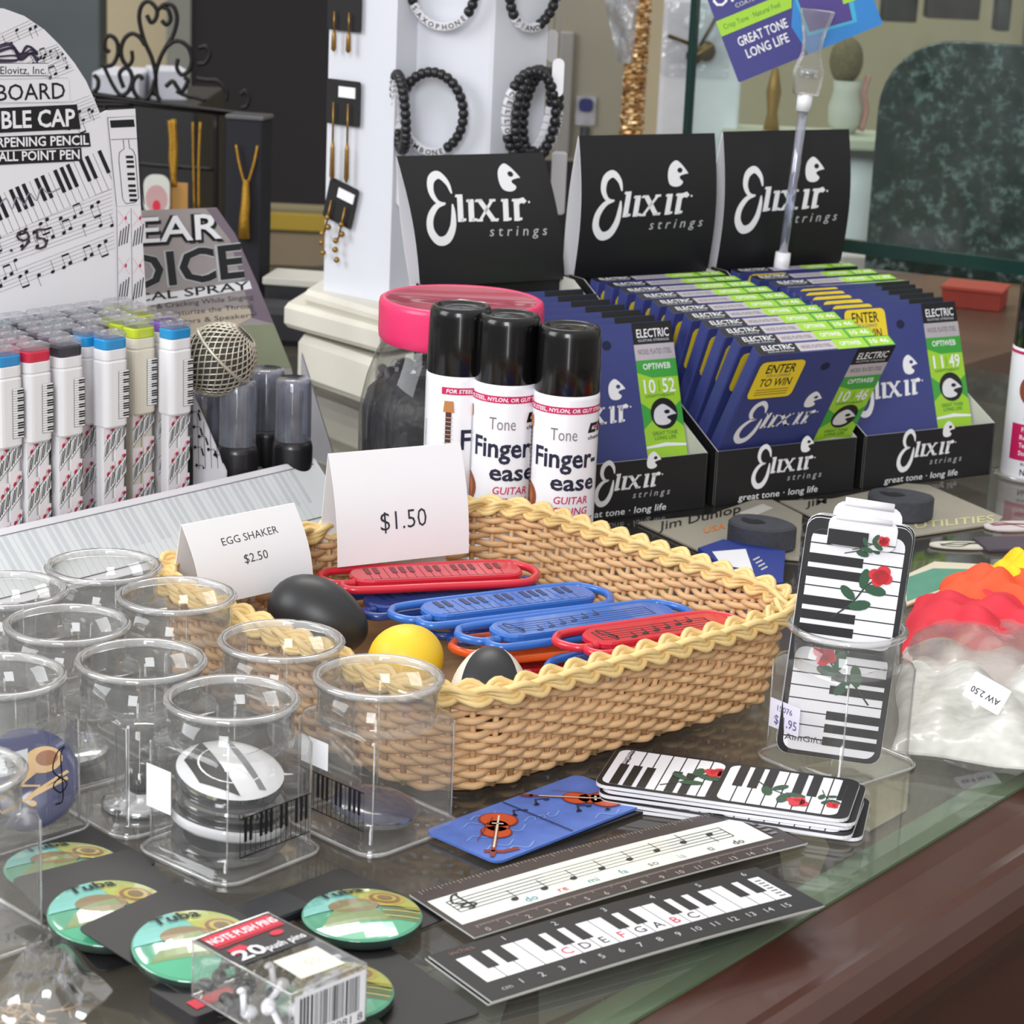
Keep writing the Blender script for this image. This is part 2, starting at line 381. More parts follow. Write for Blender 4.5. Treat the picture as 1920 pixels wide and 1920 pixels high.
ironpart('side_scroll', [[(206, 98), (197, 90), (198, 72), (208, 67), (219, 78), (221, 100), (212, 120), (198, 124), (192, 122)],
    [(247, 95), (248, 112), (240, 123), (230, 112), (227, 92), (234, 72), (248, 63), (262, 70), (272, 85)],
    [(193, 120), (202, 140), (213, 162), (226, 178), (240, 172), (248, 150), (243, 132), (233, 128), (224, 140), (232, 165)],
    [(268, 150), (262, 142), (252, 148), (249, 165), (258, 182), (272, 186), (284, 172), (290, 150)],
    [(176, 140), (184, 150), (183, 165), (176, 172)]])
ironpart('side_scroll', [[(338, 108), (336, 125), (345, 138), (358, 130), (364, 110), (358, 88), (344, 76), (330, 76), (316, 86)],
    [(376, 88), (390, 86), (397, 100), (388, 116), (374, 118)], [(315, 160), (328, 150), (336, 160), (345, 170), (356, 150), (350, 142)],
    [(372, 145), (392, 148), (412, 150), (428, 168), (428, 186)], [(455, 175), (462, 168), (470, 180), (466, 196), (456, 200)],
    [(335, 168), (352, 176), (372, 180), (390, 186)]], dy=-.015)
ironpart('top_bar', [[(168, 176), (240, 187), (320, 198), (400, 208), (490, 220)], [(178, 188), (240, 192), (330, 202), (420, 212), (500, 224)], [(170, 196), (250, 196)]], .003)
ironpart('post', [[(196, 195), (196, 330), (198, 560)]], .003)
ironpart('post', [[(405, 215), (404, 380), (402, 580)]], .003)
ironpart('lower_bar', [[(196, 300), (290, 310), (403, 318)]], .002)
ironpart('lower_bar', [[(196, 470), (300, 480), (403, 486)]], .002)
def hang(name, lab, pts, r, mat, cat='chain', dy=-.02):
    m = MB()
    for p in pts:
        m.tube(smooth_path([tuple(I(*k)+V((0, dy, 0))) for k in p], 5), r, mat, 6)
    o = m.build(name, label=lab, cat=cat); return o
hang('gold_chain', 'thick gold chain hanging from the iron rack left of two thin chains', [[(325, 222), (328, 260), (328, 300), (334, 345)], [(331, 220), (334, 280), (330, 345)]], .0032, GOLD)
hang('gold_chain', 'left one of two thin gold chains hanging on the iron rack', [[(367, 225), (368, 300), (370, 392)]], .0012, GOLD)
hang('gold_chain', 'right one of two thin gold chains hanging on the iron rack', [[(381, 225), (378, 300), (378, 392)]], .0014, GOLD)
p = I(337, 390); m = MB(); m.box(-.011, .011, -.0015, .0015, 0, .028, K('tan_card', (178, 132, 70), .7)); m.build('tan_tag', loc=(p.x, p.y-.02, p.z), label='tan card tag under the thick gold chain', cat='tag')
cv = Cv(); cv.disc(0, .012, .011, .014, K('dusty_pink', (190, 150, 150), .6)); cv.disc(0, .005, .004, .006, RED, 2)
p = I(303, 395); m = MB(); m.prism(rrect(.026, .04, .01), -.0015, .0015, K('pale_pouch', (205, 205, 200), .6), M=TR(0, 0, .02, pi/2)); cv.emit(m, lambda u, w, o: (u, -.0016-o, w+.004))
m.build('patterned_pendant', loc=(p.x, p.y-.03, p.z), label='white and pink patterned pendant hanging at the rack beside the tan tag', cat='pendant')
VELV = K('black_velvet', (24, 24, 32), .85)
q0 = G(463, 600); st = thing('necklace_stand', 'tall black velvet display block wearing a gold tassel necklace', 'stand', (q0.x, q0.y, 0), radians(-12))
hb = ZAT(q0, 222); m = MB(); m.prism(rrect(.036, .03, .003), 0.005, hb, VELV, .002); m.build('block', st)
m = MB(); m.prism(rrect(.05, .04, .003), 0, .006, VELV, .002); m.build('base', st)
m = MB(); m.prism(rrect(.038, .033, .003), hb, hb+.004, K('rack_glint', (110, 110, 115), .3, .6), .001); m.build('cap_plate', st)
gz = lambda py: ZAT(q0, py)
nk = thing('tassel_necklace', 'gold rope necklace with long tassel hung over black velvet block', 'necklace', (q0.x, q0.y-.018, gz(340)))
m = MB()
for s in (-1, 1): m.tube(smooth_path([(s*.010, .0, gz(268)-gz(340)), (s*.007, -.001, gz(300)-gz(340)), (s*.0015, -.002, 0)], 5), .0014, GOLD, 6)
m.build('rope', nk)
m = MB(); m.tube([(0, -.003, .004), (0, -.004, -.02), (-.001, -.004, gz(400)-gz(340)), (-.001, -.004, gz(440)-gz(340))], [.003, .0045, .0048, .006], GOLD, 10); m.build('tassel', nk)
q = G(580, 618); t = thing('gift_box', 'black box with white lid on counter left of white jewellery tower', 'box', (q.x, q.y, 0), radians(-8))
hz_ = ZAT(q, 530); m = MB(); m.prism(rrect(.075, .05, .002), 0, hz_, K('box_black', (22, 22, 28), .6), .001); m.build('box_body', t)
m = MB(); m.prism(rrect(.079, .054, .002), hz_, hz_+.007, K('lid_white', (190, 186, 178), .6), .001); m.build('lid', t)
q = G(520, 640); m = MB(); m.prism([(-.03, -.02), (.03, -.025), (.035, .02), (-.02, .03)], 0, .035, K('dark_pouch', (30, 30, 36), .5), .006); m.build('dark_pouch', loc=(q.x, q.y, 0), label='small dark pouch behind the vocal spray card edge', cat='pouch')

# white jewellery tower on its stepped base
TW = K('tower_white', (214, 216, 224), .5, var=.02); TWB = K('tower_base_white', (214, 210, 198), .5, var=.03)
tb = G(640, 770); T = thing('jewellery_tower', 'tall white jewellery display tower on a stepped white base', 'display', (tb.x, tb.y, 0))
L = lambda px, yy, z=.2: V((Y(px, 300, yy).x - tb.x, yy - tb.y, 0))
yA = tb.y + .10
plan = [L(612, yA), L(737, yA-.045), L(775, yA-.022), L(910, yA-.036), L(918, yA-.036), L(1016, yA-.004), L(960, yA+.2), L(690, yA+.2)]
m = MB(); m.prism([(p.x, p.y) for p in plan], .075, .62, TW, 0); m.build('column', T)
pc = sum(plan, V())/len(plan)
def st_(px0, px1, yl, z0, z1, b, name):
    a, c, d = V((*L(px0, yA-.0).to_2d(), 0)), V((*L(px1, yA-.09).to_2d(), 0)), V((*L(1075, yA+.1).to_2d(), 0))
    m = MB(); m.prism([(a.x, a.y), (c.x, c.y), (d.x, d.y), (d.x-.05, d.y+.2), (a.x+.03, a.y+.18)], z0, z1, TWB, b); return m.build(name, T)
st_(538, 722, 0, .046, .067, .004, 'base_slab'); st_(566, 715, 0, .0, .040, .006, 'base_foot'); st_(575, 735, 0, .067, .079, .004, 'base_moulding')

def on_face(i, px, py, off=.004):
    """a point on tower face i (plan edge i -> i+1) seen at a pixel, and the face yaw"""
    a, b = plan[i]+V((tb.x, tb.y, 0)), plan[i+1]+V((tb.x, tb.y, 0)); n = V((b.y-a.y, a.x-b.x, 0)).normalized(); d = ray(px, py)
    t = (a-CAM).dot(n)/d.dot(n); p = CAM+d*t; return p+n*off, yaw(a, b)
VC = K('black_velvet_card', (30, 28, 30), .8); STK = K('sticker_white', (235, 235, 240), .6); BRASS = K('old_gold', (150, 116, 62), .35, .8, var=.3, scale=300)
def earring_card(px, py, w, h, lab, rz=0., stick=True, length=.05, drop='bar'):
    p, yw = on_face(0, px, py); t = thing('earring_card', lab, 'earrings', p, yw, 'earring cards on the white tower')
    t.rotation_euler = (0, rz, yw)
    m = MB(); m.prism(rrect(w, h, .0015), -.0006, .0006, VC, M=TR(0, 0, 0, pi/2)); m.build('backing_card', t)
    if stick: m = MB(); m.box(-.004, .014, -.0018, -.0008, h*.12, h*.36, STK); m.build('price_sticker', t, label='small white price sticker')
    for x in (-.007, .009):
        m = MB(); m.tube([(x, -.004, .0), (x, -.004, -length*.55)], .0009, BRASS, 6)
        if drop == 'bar': m.tube([(x, -.004, -length*.5), (x, -.004, -length*.62), (x, -.004, -length), (x, -.004, -length*1.06)], [.0008, .0018, .0022, .0006], BRASS, 8)
        else:
            for k in range(5): m.ball((x+.003*sin(k*2), -.004, -length*(.3+.15*k)), .0026, BRASS, 8, 6)
        m.build('earring', t)
earring_card(652, 22, .036, .03, 'black earring card cut off by the top edge of the photo', length=.03, stick=False)
earring_card(650, 192, .036, .036, 'black earring card with two long drops on white tower', length=.06)
earring_card(645, 380, .032, .034, 'tilted black earring card with beaded drops, lowest on white tower', rz=radians(14), length=.05, drop='bead')
BEAD = K('black_beads', (30, 30, 34), .3); LB = K('letter_beads', (215, 215, 220), .4)
BINK = BLACK
def bracelet(px, py, rx, rz_, lab, word, a0, n=30, face=2, tilt=0., off=.012, lift=0.):
    p, yw = on_face(face, px, py, off); t = thing('letter_bracelet', lab, 'bracelet', p, yw, 'black bead bracelets on the tower hooks'); t.rotation_euler = (radians(6), lift, yw+tilt)
    m = MB(); lm = MB(); k = len(word); cv = Cv()
    for i in range(n):
        a = a0 + 2*pi*i/n; x, z = rx*cos(a), rz_*sin(a)
        if i < k:
            lm.prism(rrect(.0066, .0066, .0012, 2), -.003, .003, LB, .0006, M=TR(x, 0, z, pi/2, -a-pi/2))
            c2 = Cv(); c2.text(word[i], 0, -.002, .004, BLACK); M_ = TR(x, -.0031, z, pi/2, -a-pi/2)
            c2.emit(lm, lambda u, w, o: M_ @ V((u, w, o)))
        else: m.ball((x, 0, z), .0044, BEAD, 10, 7)
    m.build('black_beads', t); lm.build('letter_beads', t, label='white letter beads'); return t
bracelet(818, 208, .026, .032, 'black bead bracelet hanging open on the tower with TROMBONE letters below', 'TROMBONE', radians(205))
bracelet(770, 205, .012, .03, 'narrow edge-on black bracelet left of the open one', 'CLARINET', radians(120), off=.03, tilt=-.9)
bracelet(962, 212, .021, .036, 'front black CELLO bracelet in the bunch right on the tower', 'CELLO', radians(150), face=4, off=.024, tilt=-.3)
bracelet(975, 206, .023, .034, 'middle black GUITAR bracelet in the bunch right on the tower', 'GUITAR', radians(300), face=4, off=.018, tilt=.3)
bracelet(998, 212, .019, .035, 'rear black DRUMS bracelet in the bunch right on the tower', 'DRUMS', radians(310), face=4, off=.012, tilt=.1)
bracelet(838, -28, .027, .032, 'black bead bracelet cut off at the photo top on the tower middle', 'SAXOPHONE', radians(215))
bracelet(985, -30, .024, .034, 'black bead bracelet cut off at the photo top at the tower right', 'PIANO', radians(235), face=4)
def hangtag(px, py, lab, yy=None, h=.03, face=4, off=.034):
    p = on_face(face, px, py, off)[0] if not yy else Y(px, py, yy); t = thing('string_tag', lab, 'tag', p, .1)
    m = MB(); m.prism(rrect(.0095, h, .0045, 4), -.0006, .0006, WHITE, M=TR(0, 0, 0, pi/2)); m.build('paper_tag', t)
    m = MB(); m.tube(smooth_path([(0, 0, h*.4), (.001, .002, h*.9), (-.0015, .006, h*2)], 5), .0004, GREY, 5); m.build('string', t)
hangtag(998, 138, 'long white string tag hanging in front of the CELLO bracelets')
hangtag(747, 352, 'white string tag hanging low left of the first black header card', None, .03, 1, .004)
slab('white_paper', 1030, 286, 1064, 402, 2.12, .004, WHITE, label='white paper behind the gap between the left and middle header cards', cat='paper')
hangtag(1036, 86, 'white string tag hanging right of the tower against the beige board', 2.2)

# things on the far side, right of the tower
BB = K('beige_board', (158, 153, 136), .8, var=.1, scale=10)
slab('beige_board', 1016, -40, 1215, 300, 3.0, .02, BB, label='beige board between the white tower and the glitter strip', cat='board')
slab('grey_strip', 1040, 60, 1078, 290, 2.99, .01, K('grey_strip', (160, 156, 152), .6, var=.12, scale=12), label='grey label strip running up the beige board', cat='strip')
GLIT = K('gold_glitter', (176, 132, 78), .35, .5, var=.75, scale=260, bump=1.0)
p0, p1 = Y(1203, -40, 2.7), Y(1180, 300, 2.7)
m = MB(); d_ = p0-p1; r4 = random.Random(1); nn = 16; nk = 110; vs = []; fs = []; ml = []
GS = [GLIT, K('gold_flake_light', (232, 200, 150), .3, .6), K('gold_flake_dark', (116, 78, 40), .4, .5), K('gold_flake_mid', (196, 150, 96), .3, .6)]
for k_ in range(nk+1):
    for i in range(nn):
        r_ = .0135*r4.uniform(.88, 1.12); vs.append(tuple(d_*(k_/nk)+V((r_*cos(2*pi*i/nn), r_*sin(2*pi*i/nn), r4.uniform(-.001, .001)))))
for k_ in range(nk):
    for i in range(nn): fs.append((k_*nn+i, k_*nn+(i+1) % nn, (k_+1)*nn+(i+1) % nn, (k_+1)*nn+i)); ml.append(r4.choice(GS))
m.add(vs, fs, ml); m.build('glitter_rod', loc=p1, label='gold glitter-covered upright strip beside the white panel', cat='rod')
slab('pin_display_board', 1228, -60, 1405, 330, 2.75, .03, K('white_panel', (232, 236, 242), .6), label='white panel holding a bagged violin pin behind the green glass edge', cat='panel')
bagp = Y(1098, 207, 2.997); t = thing('tag_bag', 'small clear bag with blue label hanging on the beige board', 'bag', bagp)
m = MB(); m.prism(rrect(.026, .038, .003), -.002, .002, clear('bag_haze', (.95, .95, .97), .45, (.72, .72, .76)), M=TR(0, 0, 0, pi/2)); m.build('bag', t)
m = MB(); m.prism(rrect(.018, .017, .006), -.0005, .0005, K('navy_label', (52, 54, 110), .6), M=TR(0, -.003, .007, pi/2)); m.build('blue_label', t)
m = MB(); m.tube([(0, 0, -.022), (.001, 0, -.055)], .006, K('dark_pen', (44, 48, 56), .4), 10); m.build('dark_pen', t)
def crumple(name, pts, yy, lab, mat, n=9, amp=.006, cat='bag', th=.0006):
    P = [Y(*p, yy) for p in pts]; c = sum(P, V())/len(P); random.seed(len(lab)); ph = [random.uniform(0, 6.3) for _ in range(6)]
    def fn(u, v, o):
        a = P[0]*(1-u)*(1-v)+P[1]*u*(1-v)+P[2]*u*v+P[3]*(1-u)*v-c
        return a+V((0, -o*0+amp*(sin(9*u+ph[0])+sin(11*v+7*u+ph[1])+.6*sin(17*u-13*v+ph[2]))-o, 0))
    m = MB(); m.sheet(n, n, fn, mat, th=th); return m.build(name, loc=c, label=lab, cat=cat)
crumple('crumpled_bag', [(1158, 118), (1185, 118), (1200, -20), (1130, -20)], 2.6, 'crumpled clear bag hanging above the beige board', clear('bag_film', (.9, .92, .95), .3, (.7, .72, .78), .1, .15))
vb = Y(1306, 75, 2.745); t = thing('bagged_pin', 'clear bag with a brass violin and bow pin on the white panel', 'pin', vb)
m = MB(); m.prism(rrect(.08, .085, .004), -.002, .002, clear('pin_bag', (.98, .98, .99), .04, (.85, .85, .86), .08, .07, bump=.8), M=TR(0, 0, 0, pi/2)); m.build('bag', t)
DB = K('dark_brass', (92, 72, 40), .35, .8); m = MB()
m.ball((.012, -.006, -.012), (.011, .003, .012), DB, 14, 8); m.ball((-.002, -.006, -.018), (.010, .003, .010), DB, 14, 8)
m.tube([(.004, -.007, -.006), (.022, -.007, .03)], .002, DB, 6); m.tube([(-.034, -.006, .004), (-.002, -.006, -.006)], .0022, DB, 6); m.tube([(.018, -.01, -.004), (-.01, -.01, -.024)], .001, K('bright_brass', (190, 160, 80), .3, .9), 6); m.build('violin_pin', t)
# pane of glass standing behind the string boxes: left edge and lower edge seen as dark green lines
GE = K('glass_edge_dark_green', (22, 56, 50), .2, var=.2)
YP = 2.25; pl = Y(1268, 432, YP); ang = radians(-31); t = thing('glass_screen', 'upright clear glass sheet with dark green edges behind the string boxes', 'glass', pl, ang)
m = MB(); m.box(.004, .62, 0.001, .007, .004, .45, clear('pane_glass', (.88, .94, .92), .02, (.6, .66, .66), .04, .035, .7)); m.build('pane', t)
m = MB(); m.box(0, .0065, 0, .008, 0, .45, GE); m.build('side_edge', t, label='dark green side edge'); m = MB(); m.box(.0065, .62, 0, .008, 0, .012, GE); m.build('bottom_edge', t, label='dark green lower edge')
# marbled board with a rounded top, behind the pane
bt = Y(1625, 480, 2.42); bl = bt
nodes_m = pm('green_marble', (44, 56, 54), .35, var=.3, scale=30)
tt = nodes_m.node_tree; vr = tt.nodes.new('ShaderNodeTexNoise'); vr.inputs['Scale'].default_value = 75; vr.inputs['Detail'].default_value = 6; vr.inputs['Roughness'].default_value = .68
cr2 = tt.nodes.new('ShaderNodeValToRGB'); ee = cr2.color_ramp.elements; ee[0].position = .42; ee[0].color = (.008, .02, .016, 1); ee[1].position = .68; ee[1].color = (.19, .26, .25, 1); n = ee.new(.52); n.color = (.018, .034, .03, 1)
tcn = tt.nodes.new('ShaderNodeTexCoord'); tt.links.new(tcn.outputs['Object'], vr.inputs['Vector']); tt.links.new(vr.outputs['Fac'], cr2.inputs[0]); tt.links.new(cr2.outputs[0], tt.nodes['Principled BSDF'].inputs['Base Color'])
w_ = .28; h_ = (Y(1625, 66, 2.42)-Y(1625, 500, 2.42)).length; o2 = []
for a in range(0, 9): o2.append((.075-.075*cos(a*pi/16), h_-.075+.075*sin(a*pi/16)))
out = [(0, 0), *o2, (w_, h_), (w_, 0)]
m = MB(); m.prism(out[::-1], -.008, .008, nodes_m, .002, M=TR(0, 0, 0, pi/2)); m.build('marbled_board', loc=(bl.x, bl.y, bl.z-.012), rotz=radians(-22), label='dark green marbled board with rounded top corner behind the glass', cat='board')
# white pedestal with slab top, vase, gold ornament
pd = Y(1592, 455, 2.75); t = thing('white_pedestal', 'white round pedestal under a pale slab behind the glass panel', 'pedestal', pd)
hh = Y(1592, 282, 2.75).z-pd.z; m = MB(); m.lathe([(0, 0), (.028, 0), (.026, .01), (.029, hh*.5), (.03, hh), (0, hh)], K('pedestal_white', (226, 230, 234), .4), 28); m.build('drum', t)
m = MB(); m.prism(rrect(.20, .10, .01), hh, hh+.006, K('rim_dark', (60, 66, 58), .5), M=TR(-.06, 0, 0)); m.prism(rrect(.205, .105, .01), hh+.006, hh+.02, K('slab_pale', (196, 198, 178), .5), .003, M=TR(-.06, 0, 0)); m.build('slab_top', t)
top = pd.z+hh+.02
vp = Y(1583, 240, 2.75); t = thing('white_vase', 'pale vase with torn rim and pink ribbon on the pedestal slab', 'vase', (vp.x, vp.y, top))
m = MB(); m.lathe([(0, 0), (.012, 0), (.02, .012), (.021, .03), (.016, .05), (.0175, .062), (.0165, .062), (.015, .05), (.0, .03)], K('vase_pale', (196, 196, 184), .6), 24); m.build('vase_body', t)
m = MB(); m.tube(smooth_path([(.018, -.012, .005), (.022, -.014, .03), (.018, -.013, .05), (.022, -.012, .07)], 5), .0045, K('pink_ribbon', (176, 128, 118), .5, bump=.5), 8, flat=.4); m.build('pink_ribbon', t)
m = MB(); m.ball((0, 0, 0), (.02, .02, .028), K('dried_flower', (112, 100, 70), .9, var=.5, scale=150, bump=1.), 16, 12); m.build('dried_flower', t).location = (-.004, .0, .085)
gp = Y(1446, 240, 2.75); m = MB(); m.lathe([(0, 0), (.01, 0), (.006, .02), (.009, .045), (.004, .07), (0, .075)], K('amber_gold', (158, 122, 62), .4, .5), 16); m.build('amber_ornament', loc=(gp.x, gp.y, top), label='slim amber ornament standing left of the pale vase', cat='ornament')
slab('dark_picture', 1738, -60, 1846, 34, 4.0, .05, K('dark_maroon', (60, 48, 48), .5), label='dark maroon picture high behind the marbled board', cat='picture')
slab('dark_picture', 1655, -60, 1728, 40, 4.05, .05, K('dark_brown_pic', (52, 46, 44), .5), label='dark brown picture above the blue sign card corner', cat='picture')
slab('dark_post', 1868, -60, 1905, 58, 3.9, .05, K('post_dark', (54, 54, 52), .5), label='dark post at the upper right corner of the photo', cat='post')
# on the ledge
q = G(1826, 573, .002); t = thing('red_box', 'flat red box on the wooden ledge under the marbled board', 'box', (q.x, q.y, .002), radians(-20)); hz_ = ZAT((q.x, q.y), 541)-.002
m = MB(); m.prism(rrect(.062, .05, .002), 0, hz_, K('box_red', (172, 62, 50), .5), .001); m.build('box_body', t); m = MB(); m.prism(rrect(.066, .054, .002), hz_, hz_+.004, K('lid_red', (196, 84, 70), .5), .001); m.build('lid', t)
for i, (px, py, w, h, rz) in enumerate(((1868, 533, .06, .016, .2), (1895, 545, .05, .012, -.3))):
    q = G(px, py, .002); m = MB(); m.prism(rrect(w, w*.7, .003), 0, h, K('cream_paper', (222, 214, 168), .7), .002); m.build('paper_pad', loc=(q.x+.03, q.y+.05, .002), rotz=rz, label=('upper cream paper pad beside the red box', 'lower cream paper pad beside the red box')[i], cat='paper pad')
slab('grey_carton', 1570, 486, 1742, 556, 2.60, .08, K('carton_grey', (176, 178, 172), .7), label='pale grey carton on the ledge left of the red box', cat='box')
# ---------------------------------------------------------------- shared prints
def elixir(mat):
    """script E, slab 'lixir', small 'strings' and the bird-head drop; baseline of the letters at y=0, letter height 1"""
    c = Cv()
    e1 = [(p.x, p.y) for p in smooth_path([(-.02, 1.05), (-.12, 1.42), (-.42, 1.68), (-.78, 1.52), (-.9, 1.12), (-.72, .78), (-.38, .72)], 6)]
    k = len(e1); c.line(e1, [.06+.22*sin(pi*min(1, i/k*1.1))**.8 for i in range(k)], mat)
    e2 = [(p.x, p.y) for p in smooth_path([(-.38, .72), (-.8, .62), (-1.15, .25), (-1.22, -.2), (-.95, -.55), (-.55, -.5), (-.25, -.12), (-.12, .35), (-.08, .7)], 6)]
    k = len(e2); c.line(e2, [.05+.27*sin(pi*i/(k-1))**.7 for i in range(k)], mat)
    c.it = [([(u*1.10+.03, (w-.5)*1.2+.5) for u, w in p], q, l) for p, q, l in c.it]
    def st(x, h, sh=.17, w=.27):
        c.poly([(x, 0), (x+w, 0), (x+w+sh*h, h), (x+sh*h, h)], mat)
        c.poly([(x+sh*h-.12, h-.10), (x+sh*h+.1, h-.14), (x+sh*h+.1, h), (x+sh*h-.06, h)], mat); c.poly([(x+w-.1, 0), (x+w+.14, .04), (x+w+.16, .14), (x+w-.08, .14)], mat)
    st(.05, 1.12); st(.58, .92)
    c.poly([(1.12, .92), (1.40, .92), (1.98, 0), (1.70, 0)], mat); c.poly([(1.02, 0), (1.17, 0), (2.03, .92), (1.86, .92)], mat)
    c.poly([(1.02, .8), (1.12, .92), (1.42, .92), (1.40, .82)], mat); c.poly([(1.66, 0), (1.68, .12), (2.08, .12), (2.02, 0)], mat); c.poly([(.95, 0), (.98, .1), (1.3, .1), (1.26, 0)], mat); c.poly([(1.75, .82), (1.78, .92), (2.08, .92), (2.06, .82)], mat)
    st(2.28, .92); st(2.82, .92)
    c.line([(3.05, .62), (3.22, .82), (3.45, .86), (3.52, .76)], [.14, .2, .24, .22], mat); c.disc(3.72, .78, .05, .05, mat, 1, 8)
    return c
def strings(mat):
    c = Cv(); c.text('s t r i n g s', 0, 0, .42, mat, 1, 'l', .0, 1.0, .25, w=2.85); return c
def drop(mat, hole):
    c = Cv(); b = smooth_path([(0, 0), (-.32, .12), (-.42, .5), (-.3, .95), (.05, 1.2), (.35, 1.05), (.72, .62), (.62, .58), (.3, .5), (.25, .38), (.42, .22), (.3, .06)], 4, True)
    c.poly([(p.x, p.y) for p in b], mat); c.disc(.27, .75, .15, .12, hole, 2, 12); return c
EWH = K('logo_white', (238, 238, 242), .5, var=.01)
def brand(cv, x, y, k, a=0., bg=BCARD, st=True, L=1, mat=None):
    mat = mat or EWH
    cv.put(elixir(mat), x, y, k, a, L=L-1); R = lambda u, w: (x+(u*cos(a)-w*sin(a))*k, y+(u*sin(a)+w*cos(a))*k)
    if st: cv.put(strings(K('logo_pale', (190, 190, 196), .5)), *R(1.5, -.62), k, a, L=L-1)
    cv.put(drop(mat, bg), *R(2.85, 1.22), k*.95, a, L=L-1); return cv
# printed music helpers
def staff(cv, x0, y0, x1, y1, gap, mat, n, nm=None, w=.0004, seed=1, L=1):
    r = random.Random(seed); a = atan2(y1-y0, x1-x0); l = hypot(x1-x0, y1-y0); ux, uy = cos(a), sin(a); at = lambda s, t: (x0+ux*s-uy*t, y0+uy*s+ux*t); nm = nm or mat
    for i in range(5): cv.line([at(0, i*gap), at(l, i*gap)], w, mat, L)
    s = gap*1.5; nn = 0
    while s < l-gap*2 and nn < n:
        t = r.choice((0, .5, 1, 1.5, 2, 2.5, 3))*gap; d = r.random() < .5; b = r.random() < .4
        cv.disc(*at(s, t), gap*.62, gap*.45, nm, L+1, 8, a+.3); cv.line([at(s+(gap*.5 if not d else -gap*.5), t), at(s+(gap*.5 if not d else -gap*.5), t+(gap*3 if not d else -gap*3))], w*1.6, nm, L+1)
        if b:
            q = t+gap*(3 if not d else -3); s2 = s+gap*2; sgn = .5 if not d else -.5
            cv.disc(*at(s2, t+gap*.5), gap*.62, gap*.45, nm, L+1, 8, a+.3); cv.line([at(s2+gap*sgn, t), at(s2+gap*sgn, q)], w*1.6, nm, L+1); cv.line([at(s+gap*sgn, q), at(s2+gap*sgn, q)], gap*.5, nm, L+1); s = s2
        s += gap*r.uniform(1.8, 4.2); nn += 1
def keys(cv, x0, y0, w, h, n, wm, bm, L=1, a=0., start=0, line=.0004, kl=.6, lm=None):
    """n white keys, black keys at the top edge in the 2-3 pattern"""
    c, s = cos(a), sin(a); at = lambda u, v: (x0+u*c-v*s, y0+u*s+v*c)
    if wm: cv.poly([at(0, 0), at(w, 0), at(w, h), at(0, h)], wm, L)
    k = w/n
    for i in range(1, n): cv.line([at(i*k, 0), at(i*k, h)], line, lm or bm, L+1)
    for i in range(1, n):
        if (i+start) % 7 in (1, 2, 4, 5, 6): cv.poly([at(i*k-k*.29, h*(1-kl)), at(i*k+k*.29, h*(1-kl)), at(i*k+k*.29, h), at(i*k-k*.29, h)], bm, L+2)

